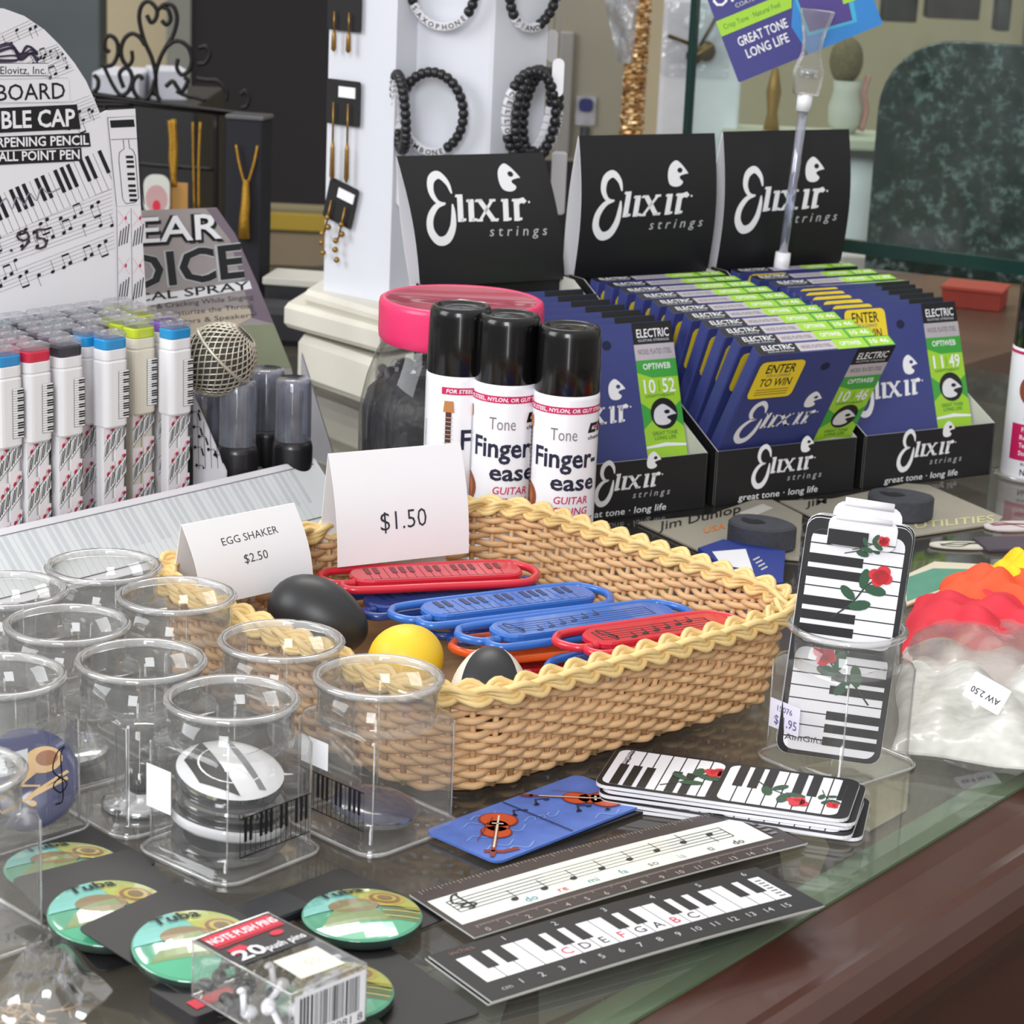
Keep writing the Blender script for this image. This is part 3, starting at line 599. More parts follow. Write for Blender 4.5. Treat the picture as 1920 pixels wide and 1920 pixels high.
# ---------------------------------------------------------------- string display boxes, packs, header cards
EU = radians(31); eu, ev = V((cos(EU), sin(EU), 0)), V((-sin(EU), cos(EU), 0)); FA = V((.028, 1.483, 0)); BW, BD = .124, .205
PB = K('pack_blue', (56, 64, 126), .5, var=.05); PBD = K('pack_blue_side', (52, 58, 128), .55); GRN = K('pack_green', (64, 160, 62), .45); LIME = K('pack_lime', (158, 206, 52), .45); SIL = K('pack_silver', (198, 190, 196), .35, .25)
YEL = K('sticker_yellow', (240, 212, 44), .5, var=.02); OFFW = K('inner_board', (214, 212, 204), .7)
PW, PH, PT = .118, .129, .011
def pack_mesh(num, top_side):
    m = MB(); m.prism(rrect(PW, PT, .001, 1, 0, PT/2), 0, PH, PB, .0004); f = Cv(); x1 = PW/2-.0002; x0 = x1-.0335
    f.rect(x0, PH-.021, x1, PH-.0003, BLACK); f.text('ELECTRIC', (x0+x1)/2, PH-.0145, .0078, EWH, 2, w=.027); f.text('GUITAR STRINGS', (x0+x1)/2, PH-.0185, .0022, LGREY, 2, w=.026)
    f.rect(x0, PH-.036, x1, PH-.021, SIL); f.text('NICKEL PLATED STEEL', (x0+x1)/2, PH-.0305, .0048, GREY, 2, w=.028)
    f.rect(x0, .0, x1, PH-.036, LIME); f.poly([(x0, PH-.0475), (x0, PH-.036), (x1, PH-.036), (x1, PH-.053), (x0+.012, PH-.053)], GRN, 2)
    f.text('OPTIWEB', (x0+x1)/2, PH-.045, .0055, EWH, 3, w=.023); f.text(num[0], x0+.0088, PH-.0675, .0128, EWH, 3, w=.0095, bold=.01); f.text(num[1], x1-.0088, PH-.0675, .0128, EWH, 3, w=.0105, bold=.01); f.rect((x0+x1)/2-.0003, PH-.0665, (x0+x1)/2+.0003, PH-.056, GRN, 3)
    f.text('LIGHT/HEAVY', (x0+x1)/2, PH-.0715, .0027, K('dark_green_ink', (60, 120, 50), .5), 3, w=.024)
    f.poly([(x0, PH-.076), (x0+.013, PH-.088), (x0, PH-.101)], GRN, 2); f.poly([(x1, PH-.076), (x1-.013, PH-.088), (x1, PH-.101)], GRN, 2)
    f.disc((x0+x1)/2+.0012, PH-.0875, .0112, .0148, BLACK, 4, 24); f.put(drop(K('drop_silver', (226, 226, 230), .3, .2), BLACK), (x0+x1)/2-.0008, PH-.0985, .0165, 0, 0, 4)
    f.text('GREAT TONE', (x0+x1)/2, PH-.1075, .0034, K('dark_green_ink', (60, 120, 50), .5), 3, w=.021); f.text('LONG LIFE', (x0+x1)/2, PH-.112, .0034, K('dark_green_ink', (60, 120, 50), .5), 3, w=.018); f.poly([(x0, .0095), (x0, .0115), ((x0+x1)/2, .014), (x1, .0115), (x1, .0095), ((x0+x1)/2, .0105)], EWH, 3)
    f.emit(m, lambda u, w, o: (u, -o, PH-(PH-w)*.74)); f = Cv(); brand(f, -PW/2+.028, PH-.069, .0128, .02, PB, False); f.disc(.003, PH-.0146, .0038, .0034, K('hang_hole', (24, 26, 60), .8), 2, 14)
    f.emit(m, lambda u, w, o: (u, -o, w))
    if top_side:
        t = Cv(); a = -PW/2; t.rect(a, .0004, a+.035, PT-.0004, BLACK); t.text('ELECTRIC', a+.019, .0045, .0048, EWH, 2, w=.026); t.text('GUITAR STRINGS', a+.019, .0018, .0016, LGREY, 2, w=.022)
        t.rect(a+.035, .0012, a+.067, PT-.0012, SIL); t.text('NICKEL PLATED STEEL', a+.051, .0038, .0032, GREY, 2, w=.026); t.rect(a+.067, .0004, a+.094, PT-.0004, LIME); t.text('OPTIWEB', a+.0805, .0035, .0042, EWH, 2, w=.018); t.rect(a+.094, .0004, PW/2-.0003, PT-.0004, GRN, 1); t.rect(a+.096, .001, PW/2-.001, PT-.001, LIME, 2); t.text(num[0]+' '+num[1], a+.106, .0035, .0042, EWH, 3, w=.016)
        t.emit(m, lambda u, w, o: (u, w, PH+o))
    return m
ORD = ['front', 'second', 'third', 'fourth', 'fifth', 'sixth', 'seventh', 'eighth', 'ninth', 'tenth', 'rearmost']
NUMS = (('10', '52'), ('10', '46'), ('11', '49')); POSN = ('left', 'middle', 'right')
for k in range(3):
    O = FA + eu*.1315*k; t = thing('string_display_box', 'open black cardboard string box, %s of three, with white script logo on its lip' % POSN[k], 'display box', O, EU)
    m = MB(); f = Cv(); h = .040
    m.box(0, BW, 0, .0008, 0, h, BCARD); m.box(0, BW, .0008, .0014, .001, h, OFFW); m.box(0, BW, 0, BD, 0, .0008, BCARD)
    for x in (0, BW-.0012):
        prof = [(0, 0), (BD, 0), (BD, .13), (BD-.02, .13), (.045, .062), (.0, h)]
        m.prism(prof, 0, .0006, BCARD if x == 0 else OFFW, M=M4(((0, 0, 1, x), (1, 0, 0, 0), (0, 1, 0, 0), (0, 0, 0, 1)))); m.prism(prof, 0, .0006, OFFW if x == 0 else BCARD, M=M4(((0, 0, 1, x+.0006), (1, 0, 0, 0), (0, 1, 0, 0), (0, 0, 0, 1))))
    m.box(0, BW, BD-.001, BD, 0, .13, BCARD)
    brand(f, .047, .0200, .0106, 0); f.text('great tone · long life', .056, .0026, .0046, EWH, 2, 'c', .004, 1, .12, w=.070); f.emit(m, lambda u, w, o: (u, -o, w)); m.build('open_box', t)
    # header card: a folded card standing behind the packs, its front face bowed
    H0, H1 = .128, (.2205, .235, .236)[k]; lean = (.024, .004, .004)[k]; skew = (-.010, .001, .001)[k]; m = MB()
    def hf(u, v, o, H1=H1, lean=lean, skew=skew):
        return V((u*BW+skew*v, BD-.006+lean*v-.007*sin(pi*v)-o, H0+(H1-H0)*v-.0*u))
    m.sheet(2, 12, lambda u, v, o: hf(u, v, 0) + V((0, -o, 0)), K('header_black', (22, 22, 25), .45, var=.06), WHITE, th=.0006)
    m.sheet(2, 8, lambda u, v, o: V((u*BW+skew*v, BD+.010*(1-v)+lean*v-.005*v-.001+.004*sin(pi*v)-o, H0+(H1-H0)*v)), WHITE, WHITE, th=.0006)
    f = Cv(); brand(f, .0365, .046, .0172, .015 if k else -.02, K('header_black', (22, 22, 25), .45)); f.emit(m, lambda u, w, o: hf(u/BW, w/(H1-H0), o+.0002), vstrip=.012)
    m.build('header_card', t, label='tall black header card with white script logo')
    # packs
    sp = .0205; n = (7, 11, 9)[k]; proto = None
    for i in range(n):
        d0 = .026+.0158*i if k == 1 else (.010+sp*i if k == 0 else (.010+.016*i if i < 6 else .150+.018*(i-6))); r_ = random.Random(k*20+i)
        if k == 1: rx = math.asin(max(-.2, min(.6, (d0-(-.036+.0205*i))/PH)))
        elif k == 0: rx = -radians(19-.5*i)
        else: rx = -radians((20, 19, 17, 15, 12, 8, -12, -10, -6)[i])
        loc = O+eu*(BW/2+r_.uniform(-.001, .001))+ev*d0+V((0, 0, .002)); 
        lab = '%s of the blue string packs in the %s box%s' % (ORD[i] if i else 'frontmost', POSN[k], (', leaning back with 10|52 strip', ', leaning forward with yellow sticker', ', leaning back with 11|49 strip')[k] if i == 0 else ', counted from the front')
        if proto is None:
            proto = thing('string_pack', lab, 'string pack', loc, 0, 'blue string packs in the %s box' % POSN[k]); pack_mesh(NUMS[k], True).build('printed_carton', proto); o = proto
        else: o = dup(proto, label=lab); o.location = loc
        o.rotation_euler = (rx, 0, EU)
        if (k == 1 and i == 0) or (k == 2 and i == 0):
            s = Cv(); s.rr(-.019, -.0165, .019, .0165, .004, YEL, 1); s.text('ENTER', 0, .0065, .0075, BLACK, 2, w=.025); s.text('FOR A CHANCE', 0, .003, .0022, GREY, 2, w=.02); s.text('TO WIN', 0, -.0055, .0068, BLACK, 2, w=.027)
            for q in range(3): s.rect(-.014, -.009-.0022*q, .014, -.0082-.0022*q, K('sticker_ink', (150, 130, 40), .6), 2)
            m = MB(); m.prism(rrect(.038, .033, .004, 2), 0, .0002, YEL, M=TR(0, 0, 0, pi/2)); s.emit(m, lambda u, w, o: (u, -.0003-o, w)); b = m.build('win_sticker', o, label='yellow ENTER TO WIN sticker')
            b.location = (-.036 if k == 1 else -.030, -.0006, PH-.0225 if k == 1 else PH-.018)

# clear clip on a stem with a blue sign card
c0 = Y(1466, 492, 1.80); c1 = Y(1506, 208, 1.80); up = (c1-c0); zt = up.normalized()
sg = thing('sign_clip', 'clear acrylic sign clip standing among the right box packs, holding a blue card', 'sign holder', c0); xt_ = (_R-zt*zt.dot(_R)).normalized(); yt_ = zt.cross(xt_); sg.rotation_euler = M4(((xt_.x, yt_.x, zt.x, 0), (xt_.y, yt_.y, zt.y, 0), (xt_.z, yt_.z, zt.z, 0), (0, 0, 0, 1))).to_euler()
Ls = up.length; WP = K('clip_white_plastic', (236, 236, 240), .35, var=.01)
m = MB(); m.lathe([(0, -.006), (.006, -.006), (.0062, .0), (.006, .008), (0, .008)], WP, 20); m.build('foot_collar', sg, label='white plastic collar')
m = MB(); m.tube([(0, 0, -.10), (0, 0, -.006)], .0022, CLEAR, 8); m.build('foot_stem', sg)
AC = clear('acrylic_rod', (.86, .88, .98), .16, (.75, .77, .92), .05, .12, .9, 1.6)
m = MB(); m.tube([(0, 0, .008), (0, 0, Ls*.5), (0, 0, Ls)], .0037, AC, 14); m.tube([(0, 0, .008), (0, 0, Ls)], .0014, AC, 8); m.build('stem', sg, label='clear acrylic rod')
m = MB(); m.lathe([(0, Ls), (.006, Ls), (.006, Ls+.013), (0, Ls+.013)], WP, 20); m.build('top_collar', sg, label='white plastic collar')
m = MB(); z = Ls+.013
for y in (-.006, .004):
    pj = [(-.008, 0), (.008, 0), (.0095, .012), (.0055, .022), (.0062, .03), (.011, .045), (-.011, .045), (-.0062, .03), (-.0055, .022), (-.0095, .012)]
    m.tube([(u*1.15, y+.001, z+w*1.42) for u, w in pj], .0007, RIMC, 6, True)
    m.prism(pj, 0, .002, CLEAR, .0004, M=M4.Translation((0, y+.002, z)) @ M4.Diagonal((1.15, 1, 1.42, 1)) @ M4.Rotation(pi/2, 4, 'X'))
m.tube([(-.007, .0, z+.016), (.007, .0, z+.016)], .004, RIMC, 10); cj = m.build('clip_jaws', sg, label='clear plastic spring clip'); m = MB(); m.tube([(-.004, -.001, z+.016), (.004, -.001, z+.016)], .0025, K('steel_spring', (150, 150, 150), .3, .9), 10); m.build('spring', cj)
cc = [Y(x, y, 1.815) for x, y in ((1385, 155), (1655, 45), (1625, -90))]
t = thing('sign_card', 'tilted blue sign card reading GREAT TONE LONG LIFE held in the clip', 'sign', cc[0], 0); ax = (cc[1]-cc[0]); wc = ax.length; a = -atan2(ax.z, hypot(ax.x, ax.y)); t.rotation_euler = (0, a, yaw(cc[0], cc[1]))
NV = K('card_navy', (58, 56, 128), .4, var=.05); SKY = K('card_sky', (42, 128, 200), .4); PUR = K('card_purple', (74, 58, 132), .4)
m = MB(); m.prism(rrect(wc, .09, .001, 1, wc/2, .045), -.0005, .0005, NV, M=TR(0, 0, 0, pi/2)); f = Cv(); s = wc/288.
f.poly([(140*s, 0), (wc, 0), (wc, 110*s), (150*s, 110*s), (128*s, 60*s)], SKY, 1); f.poly([(150*s, 32*s), (245*s, 22*s), (262*s, 120*s), (152*s, 120*s)], K('card_cyan', (60, 170, 210), .4), 2); f.poly([(156*s, 38*s), (238*s, 28*s), (250*s, 120*s), (156*s, 120*s)], PUR, 3); f.poly([(232*s, 62*s), (262*s, 60*s), (268*s, 120*s), (240*s, 120*s)], LIME, 4)
f.poly([(0, 92*s), (0, 122*s), (140*s, 122*s), (146*s, 107*s), (140*s, 92*s)], LIME, 5); f.text('Crisp Tone · Natural Feel', 66*s, 102*s, 10*s, K('dark_green_ink', (60, 120, 50), .5), 6, w=112*s, bold=.0)
f.text('GREAT TONE', 74*s, 62*s, 17*s, EWH, 5, w=98*s); f.text('LONG LIFE', 74*s, 36*s, 17*s, EWH, 5, w=84*s); f.text('OPTI', 8*s, 145*s, 26*s, EWH, 5, 'l'); f.text('COATING', 70*s, 131*s, 8*s, LGREY, 5, w=52*s)
f.emit(m, lambda u, w, o: (u, -.0005-o, w)); m.build('printed_card', t)

# ---------------------------------------------------------------- spray cans and the pink-lidded jar
CB = K('cap_black', (9, 9, 11), .22, spec=.4, coat=.25, var=.05); CWH = K('can_white', (236, 236, 242), .28, coat=.3, var=.01); MAG = K('can_magenta', (196, 30, 92), .4); NAV = K('can_navy', (28, 32, 58), .4); WB = K('guitar_brown', (136, 72, 44), .4); WBD = K('guitar_dark', (86, 46, 34), .4)
def can_label(R):
    """label of the tall spray cans, u = distance round the can from its front centre, w = height above the label foot"""
    f = Cv(); f.rect(-.034, .0955, .034, .1005, MAG); f.text('FOR STEEL, NYLON, OR GUT STRINGS', 0, .0967, .0026, EWH, 2, w=.062, sh=.15, bold=.02)
    f.text('Tone', -.002, .0765, .0088, K('grey_brown_ink', (120, 110, 116), .5), 2, w=.0165, bold=-.005)
    f.text('Finger-', .0005, .0570, .0135, NAV, 2, w=.043, bold=.022); f.text('ease', .006, .0405, .0115, NAV, 2, w=.030, bold=.022)
    f.text('GUITAR', .0045, .0305, .0052, MAG, 2, w=.0225, sh=.12, bold=.01); f.text('STRING', .0045, .0225, .0052, MAG, 2, w=.022, sh=.12, bold=.01); f.text('LUBRICANT', .0045, .0145, .0052, MAG, 2, w=.034, sh=.12)
    f.poly([(.0135, .0815), (.0155, .0885), (.0235, .0885), (.0225, .0862), (.0175, .0862), (.0165, .0838), (.0215, .0838), (.0208, .0815)], BLACK); f.poly([(.0225, .0815), (.0245, .0885), (.0325, .0885), (.0312, .085), (.0265, .0845), (.0256, .0815)], BLACK); f.rect(.0185, .0845, .0275, .0858, MAG, 2); f.text('chem-pak', .0235, .0768, .0028, BLACK, 2, w=.0195)
    # guitar round the left side
    gx = -.029
    for q in ((gx, .012, .0125, .013), (gx, .032, .0100, .011), (gx, .022, .0085, .01)): f.disc(*q, WB, 1, 20)
    for q in ((gx, .012, .0095, .010), (gx, .032, .0070, .008)): f.disc(*q, K('guitar_mid', (168, 96, 56), .4), 2, 18)
    f.disc(gx, .028, .003, .003, WBD, 3, 12); f.rect(gx-.0055, .0075, gx+.0055, .010, WBD, 3); f.rect(gx-.0018, .024, gx+.0018, .083, WBD, 4); f.poly([(gx-.0035, .083), (gx-.0028, .091), (gx+.0028, .091), (gx+.0035, .083)], K('tan_head', (184, 124, 74), .4), 4)
    for q in range(14): f.rect(gx-.003, .040+q*.003, gx+.003, .0404+q*.003, LGREY, 5)
    f.text('Lubricates, cleans and conditions', -.047, .045, .0018, GREY, 2, w=.06, a=pi/2)
    f.it = [([(u, .1145-(.098-w)*.87) for u, w in p], q, l) for p, q, l in f.it]
    return f
def can_mesh(t, R, H, label_cv):
    hb = H-.0405 if H > .155 else H*.66
    m = MB(); m.lathe([(0, .001), (R*.9, 0), (R*.98, .002), (R, .004), (R, hb-.003), (R*.985, hb-.0005), (R*.93, hb), (0, hb)], CWH, 48)
    label_cv.emit(m, lambda u, w, o: ((R+o+.0001)*sin(u/R), -(R+o+.0001)*cos(u/R), w), strip=.003); m.build('can_body', t)
    m = MB(); rc = R*.985; m.lathe([(rc*.97, hb-.001), (rc, hb+.0005), (rc*.985, hb+.02), (rc*.965, H-.006), (rc*.94, H-.0025), (rc*.87, H-.0004), (rc*.80, H), (rc*.74, H-.0006), (rc*.70, H-.0022), (rc*.4, H-.0016), (0, H-.0012)], CB, 48); m.build('cap', t, label='glossy black plastic cap')
CANR = .0203
can0 = None
for i, (px, Yc, Ht, rz, lab) in enumerate(((858, 1.385, .1660, 68, 'leftmost of three white spray cans with black caps, turned so the guitar shows'), (947, 1.372, .1645, 2, 'middle of three white spray cans with black caps behind the basket'), (1060, 1.36, .1612, 3, 'rightmost of three white spray cans with black caps, beside the left string box'))):
    p = G(px, 1055, 0); p = V((p.x/p.y*Yc, Yc, 0))
    for _ in range(6): p.x += (px-PX((p.x, Yc, .1))[0])/FPX*1.38
    if can0 is None:
        can0 = thing('spray_can', lab, 'spray can', p, radians(rz), 'white spray cans behind the basket'); can_mesh(can0, CANR, .164, can_label(CANR)); o = can0
    else: o = dup(can0, label=lab); o.location = p; o.rotation_euler = (0, 0, radians(rz))
    o.scale = (1, 1, Ht/.164)
# single can cut by the right picture edge
p = G(1938, 893, 0); t = thing('spray_can', 'white spray can with red panel, cut off by the right photo edge', 'spray can', p, radians(-8))
R2 = .0255; H2 = ZAT((p.x, p.y), 520); f = Cv(); f.rect(-.04, H2*.63, .04, H2*.645, MAG)
gx = -.010
for q in ((gx, .070, .0105, .0115), (gx+.001, .088, .008, .009), (gx, .079, .007, .009)): f.disc(*q, WB, 1, 20)
f.disc(gx, .083, .0028, .0028, WBD, 2, 12); f.rect(gx-.0045, .068, gx+.0045, .070, WBD, 2); f.rect(gx-.0016, .08, gx+.0022, .115, K('fret_blue', (70, 90, 130), .4), 2)
f.text('LUBRICANT', .004, .0475, .0058, MAG, 2, w=.036, sh=.15); f.rect(-.024, .0165, .024, .044, MAG)
for q, s in enumerate(('Faster Fingers', 'Reduces String', 'Tension · Prolongs', 'Stops Squeaks')): f.text(s, -.001, .0385-.006*q, .0034, EWH, 3, w=.030 if q else .028)
f.text('BUILT-IN CONDITIONER', .004, .0130, .0020, NAV, 2, w=.034); f.text('Net Wt. 2.5 oz', .004, .0055, .0045, NAV, 2, w=.034, bold=.02)
can_mesh(t, R2, H2, f)
CO = K('clear_film_edge', (190, 190, 180), .4); m = MB(); m.lathe([(R2, .0), (R2+.005, .001), (R2+.0052, .0016), (R2, .003)], RIMC, 36); m.build('base_ring', t, label='clear plastic rim round its foot')

JP = V((-.0385, 1.462, 0)); jar = thing('plastic_jar', 'big clear jar of dark contents with a bright pink screw lid', 'jar', JP)
PK = K('lid_pink', (226, 44, 104), .4, coat=.3, var=.03); PKD = K('lid_pink_top', (164, 28, 58), .3, coat=.5, var=.08, scale=25)
z0, z1 = ZAT(JP, 632), ZAT(JP, 562); RL, RJ = .0535, .0645
m = MB(); m.lathe([(0, .002), (RJ*.9, .0), (RJ*.98, .006), (RJ, .02), (RJ, z0*.60), (RJ*.985, z0*.68), (RJ*.93, z0*.80), (RJ*.84, z0*.92), (RL*.93, z0*.99), (RL*.93, z0+.006)], clear('jar_plastic', (.95, .955, .93), .014, (.66, .66, .6), .04, .03, .7, 2.6), 56); m.build('jar_body', jar)
m = MB(); zt_ = z1+.001; m.lathe([(RL*.96, z0-.002), (RL*.99, z0), (RL, z0+.004), (RL, zt_-.004), (RL*.985, zt_-.001), (RL*.95, zt_), (RL*.91, zt_-.0006), (RL*.88, zt_-.0014), (0, zt_-.0014)], [PK]*6+[PKD]*2, 56)
f = Cv(); f.poly([(-.012, -.006), (.006, -.012), (.014, -.002), (-.003, .006)], STK); f.emit(m, lambda u, w, o: (u+.002, w-.003, zt_-.0012+o)); m.build('lid', jar, label='bright pink screw lid')
random.seed(11); DK = K('dark_trinkets', (36, 32, 46), .3, coat=.3, var=.3, scale=60); cont = MB()
cont.lathe([(0, .006), (RJ*.95, .006), (RJ*.965, z0*.62), (RJ*.92, z0*.72), (RJ*.7, z0*.82), (RJ*.4, z0*.84), (0, z0*.83)], K('dark_fill', (20, 19, 30), .45, var=.4, scale=70, bump=1., bscale=80), 40)
for i in range(46):
    a = random.uniform(0, 6.28); r = RJ*.78*math.sqrt(random.random()); z = z0*(.84-.10*r/RJ)
    cont.prism(rrect(.022, .012, .004, 2), -.002, .002, DK, .0008, M=TR(r*cos(a), r*sin(a), z, random.uniform(0, 3), random.uniform(0, 3), random.uniform(0, 3)))
tag(cont.build('dark_trinkets', loc=JP, label='dark small trinkets filling the pink-lidded jar', cat='trinkets'), kind='stuff')
# ---------------------------------------------------------------- wicker basket with its contents
BA = radians(42.8); BC = V((-.0183, 1.1655, 0)); basket = thing('wicker_basket', 'low square wicker basket with plaited rim holding toys and eggs', 'basket', BC, BA)
STRAW = K('straw', (216, 176, 130), .55, var=.16, scale=120); STRAW2 = K('straw_rim', (228, 198, 136), .5, var=.16, scale=90); STRAWD = K('straw_stake', (206, 166, 122), .6, var=.15, scale=100)
def loop(a, b, r, n):
    o = [V((*p, 0)) for p in rrect(2*a, 2*b, r, 10)]; L = [0]
    for i in range(len(o)): L.append(L[-1]+(o[(i+1) % len(o)]-o[i]).length)
    res = []; k = 0
    for j in range(n):
        s = L[-1]*j/n
        while L[k+1] < s: k += 1
        t = (s-L[k])/(L[k+1]-L[k]); p = o[k].lerp(o[(k+1) % len(o)], t); d = (o[(k+1) % len(o)]-o[k]).normalized(); res.append((p, V((d.y, -d.x, 0))))
    return res
NS = 80
def wall(z):
    q = z/.056; return .124+.0065*q, .117+.0125*q
def wr(z): return .036+.011*z/.056
def wx(z): return V((0, 0, 0))
m = MB()
for r in range(14):
    z = .0042+r*.00355; a, b = wall(z); P = loop(a, b, wr(z), NS*4); ph = pi*(r % 2); wob = random.uniform(-.0004, .0004)
    m.tube([p+wx(z)+nrm*(.0024*cos(pi*i/4+ph))+V((0, 0, z+wob+.0006*sin(i*.37+r))) for i, (p, nrm) in enumerate(P)], .0017, STRAW, 6, True, flat=1.15)
m.build('woven_wall', basket)
m = MB(); lo, hi = loop(*wall(.002), wr(.002), NS), loop(*wall(.052), wr(.052), NS)
for (p, n_), (q, n2) in zip(lo, hi): m.tube([p+wx(.002)+V((0, 0, .002)), q+V((0, 0, .052))], .0016, STRAWD, 5)
m.build('upright_stakes', basket)
m = MB(); a, b = wall(.056); a += .001; b += .001; n = 360; P = loop(a, b, wr(.056), n); W_ = 40
for s in range(3):
    for q in (-1, 0, 1):
        pts = []
        for i, (p, nrm) in enumerate(P):
            t = 2*pi*W_*i/n/2+s*2*pi/3; pts.append(p+nrm*(.0052*sin(t)+q*.0026*cos(t))+V((0, 0, .0545+.0020*sin(2*t)+q*.0020)))
        m.tube(pts, .0017, STRAW2, 6, True)
m.build('plaited_rim', basket, label='pale plaited rim')
m = MB(); m.prism(rrect(.244, .230, .036, 4), .0005, .003, STRAWD); m.build('woven_base', basket)

def toyclip(name, col, colp, mode, lab, pa, pb, z, tilt=0., roll=0., w=1.):
    A, B = G(*pa, z), G(*pb, z); c = (A+B)/2; L = (B-A).length; t = thing('giant_paper_clip', lab, 'paper clip', c, yaw(A, B), 'giant plastic paper clips in the basket'); t.rotation_euler = (roll, tilt, yaw(A, B))
    ca_, sa_ = cos(BA), sin(BA); cl = c-BC; lx, ly = cl.x*ca_+cl.y*sa_, -cl.x*sa_+cl.y*ca_; da = yaw(A, B)-BA; hx = abs(cos(da))*L/2+abs(sin(da))*.020*w; hy = abs(sin(da))*L/2+abs(cos(da))*.020*w; aa, bb = wall(z); ox = wx(z).x
    nx = max(min(lx, aa+ox-.006-hx), ox-aa+.006+hx); ny = max(min(ly, bb-.006-hy), -bb+.006+hy); t.location = BC+V((nx*ca_-ny*sa_, nx*sa_+ny*ca_, z))
    h = L/2; r = .0024; y0 = .0195*w; m = MB()
    pts = [(-h+.018, -.006, 0), (-h+.010, -.008, 0), (-h+.011, -y0+.003, 0), (-h+.022, -y0, 0), (0, -y0, 0), (h-.016, -y0, 0), (h-.004, -y0*.6, 0), (h, 0, 0), (h-.004, y0*.6, 0), (h-.016, y0, 0), (0, y0, 0), (-h+.014, y0-.001, 0), (-h+.003, y0*.6, 0), (-h+.001, .004, 0), (-h+.006, -.005, 0), (-h+.014, -.007, 0)]
    m.tube(smooth_path(pts, 6), r, col, 10); m.build('wire_loop', t)
    m = MB(); pw, pd = L*.80, .0255*w; m.prism(rrect(pw, pd, .011*w, 5, .004, .001), -.0018, .0028, col, .0012, smooth=False)
    f = Cv(); x0 = -pw/2+.010
    if mode == 'keys':
        keys(f, x0, -pd*.36, pw-.014, pd*.8, 17, None, colp, 1, 0, line=.0003, kl=.52); f.line([(x0, -pd*.36), (x0+pw-.014, -pd*.36)], .0005, colp)
    else:
        for i in range(5): f.line([(x0, -.006+.0032*i), (x0+pw-.02, -.006+.0032*i)], .0005, colp)
        for x in (x0, x0+pw-.02): f.line([(x, -.006), (x, .0068)], .0007, colp)
        c_ = smooth_path([(x0+.006, -.008), (x0+.009, -.006), (x0+.007, .006), (x0+.004, .009), (x0+.004, .002), (x0+.010, -.002), (x0+.008, -.005), (x0+.005, -.002)], 4); f.line([(p.x, p.y) for p in c_], .0009, colp)
        for q in range(6): f.disc(x0+.018+q*.0082, -.007+.0022*q, .0022, .0015, colp, 2, 8, .3); f.line([(x0+.0199+q*.0082, -.007+.0022*q), (x0+.0199+q*.0082, .0005+.0022*q)], .0006, colp, 2)
    f.emit(m, lambda u, w_, o: (u, w_, .0028+o)); m.build('printed_plate', t, label='flat plate printed with %s' % ('piano keys' if mode == 'keys' else 'a music staff')); return t
TR_ = K('toy_red', (206, 34, 52), .3, coat=.4, var=.03); TB = K('toy_blue', (44, 104, 190), .3, coat=.4, var=.03); TD = K('toy_dark_blue', (36, 66, 140), .3, coat=.4); TO = K('toy_orange', (232, 96, 34), .3, coat=.4); TRD = K('toy_print_red', (110, 34, 44), .4); TBD = K('toy_print_blue', (26, 46, 92), .4)
toyclip('c', TR_, TRD, 'keys', 'red giant paper clip with piano keys, under the $1.50 card', (602, 1090), (1004, 1072), .037, roll=.0)
toyclip('c', TB, TBD, 'keys', 'blue giant paper clip with piano keys in the middle of the basket', (742, 1160), (1136, 1112), .033)
toyclip('c', TB, TBD, 'staff', 'blue giant paper clip with music staff beside the red staff one', (870, 1200), (1286, 1144), .034)
toyclip('c', TR_, BLACK, 'staff', 'red giant paper clip with music staff nearest the front rim', (1054, 1212), (1392, 1166), .0385)
toyclip('c', TD, TBD, 'keys', 'dark blue giant paper clip peeking out under the red keyboard one', (640, 1145), (1000, 1092), .027)
toyclip('c', TD, TBD, 'staff', 'darker blue giant paper clip lying under the blue keyboard one', (800, 1190), (1140, 1150), .0235)
toyclip('c', TO, TRD, 'staff', 'orange giant paper clip lying under the blue staff one', (855, 1222), (1240, 1185), .0235)
toyclip('c', TR_, TRD, 'keys', 'dull red giant paper clip at the bottom under the orange one', (900, 1262), (1270, 1215), .013)
toyclip('c', TO, TRD, 'keys', 'second orange giant paper clip low in the basket under the front red one', (960, 1280), (1300, 1235), .009)
toyclip('c', TB, TBD, 'keys', 'blue giant paper clip low in the basket under the front red one', (1040, 1262), (1250, 1232), .0285, roll=.0)
def egg(lab, px, py, z, r, L, yw, pitch, mats, cat='egg shaker', rx=.5):
    p = G(px, py, z); m = MB(); nu, nv = 32, 20; vs = []; fs = []; ml = []
    for j in range(nv+1):
        t = pi*j/nv; x = -cos(t)
        rr_ = sin(t)*(1-.13*x)
        for i in range(nu): vs.append((x*L, r*rr_*cos(2*pi*i/nu), r*rr_*sin(2*pi*i/nu)))
    for j in range(nv):
        for i in range(nu):
            k = (i+1) % nu; fs.append((j*nu+i, (j+1)*nu+i, (j+1)*nu+k, j*nu+k)); ml.append(mats[0] if len(mats) == 1 or (i//8) % 2 == 0 else mats[1])
    m.add(vs, fs, ml, True); o = m.build('egg_shaker', loc=p, label=lab, cat=cat); o.rotation_euler = (rx, pitch, yw); return o
EB = K('egg_black', (36, 37, 40), .42, var=.1); EYE = K('egg_yellow', (246, 206, 50), .45, var=.02); EW = K('egg_white', (222, 218, 205), .45)
egg('black egg shaker lying against the left side of the basket', 597, 1156, .031, .0205, .029, radians(-20), .25, [EB])
egg('yellow egg shaker in front of the blue keyboard clip', 764, 1236, .0235, .0188, .0225, radians(60), 0, [EYE])
egg('black and white egg shaker half hidden by the front rim', 918, 1302, .0235, .0205, .025, radians(90), -.9, [EW, EB], rx=-.785)
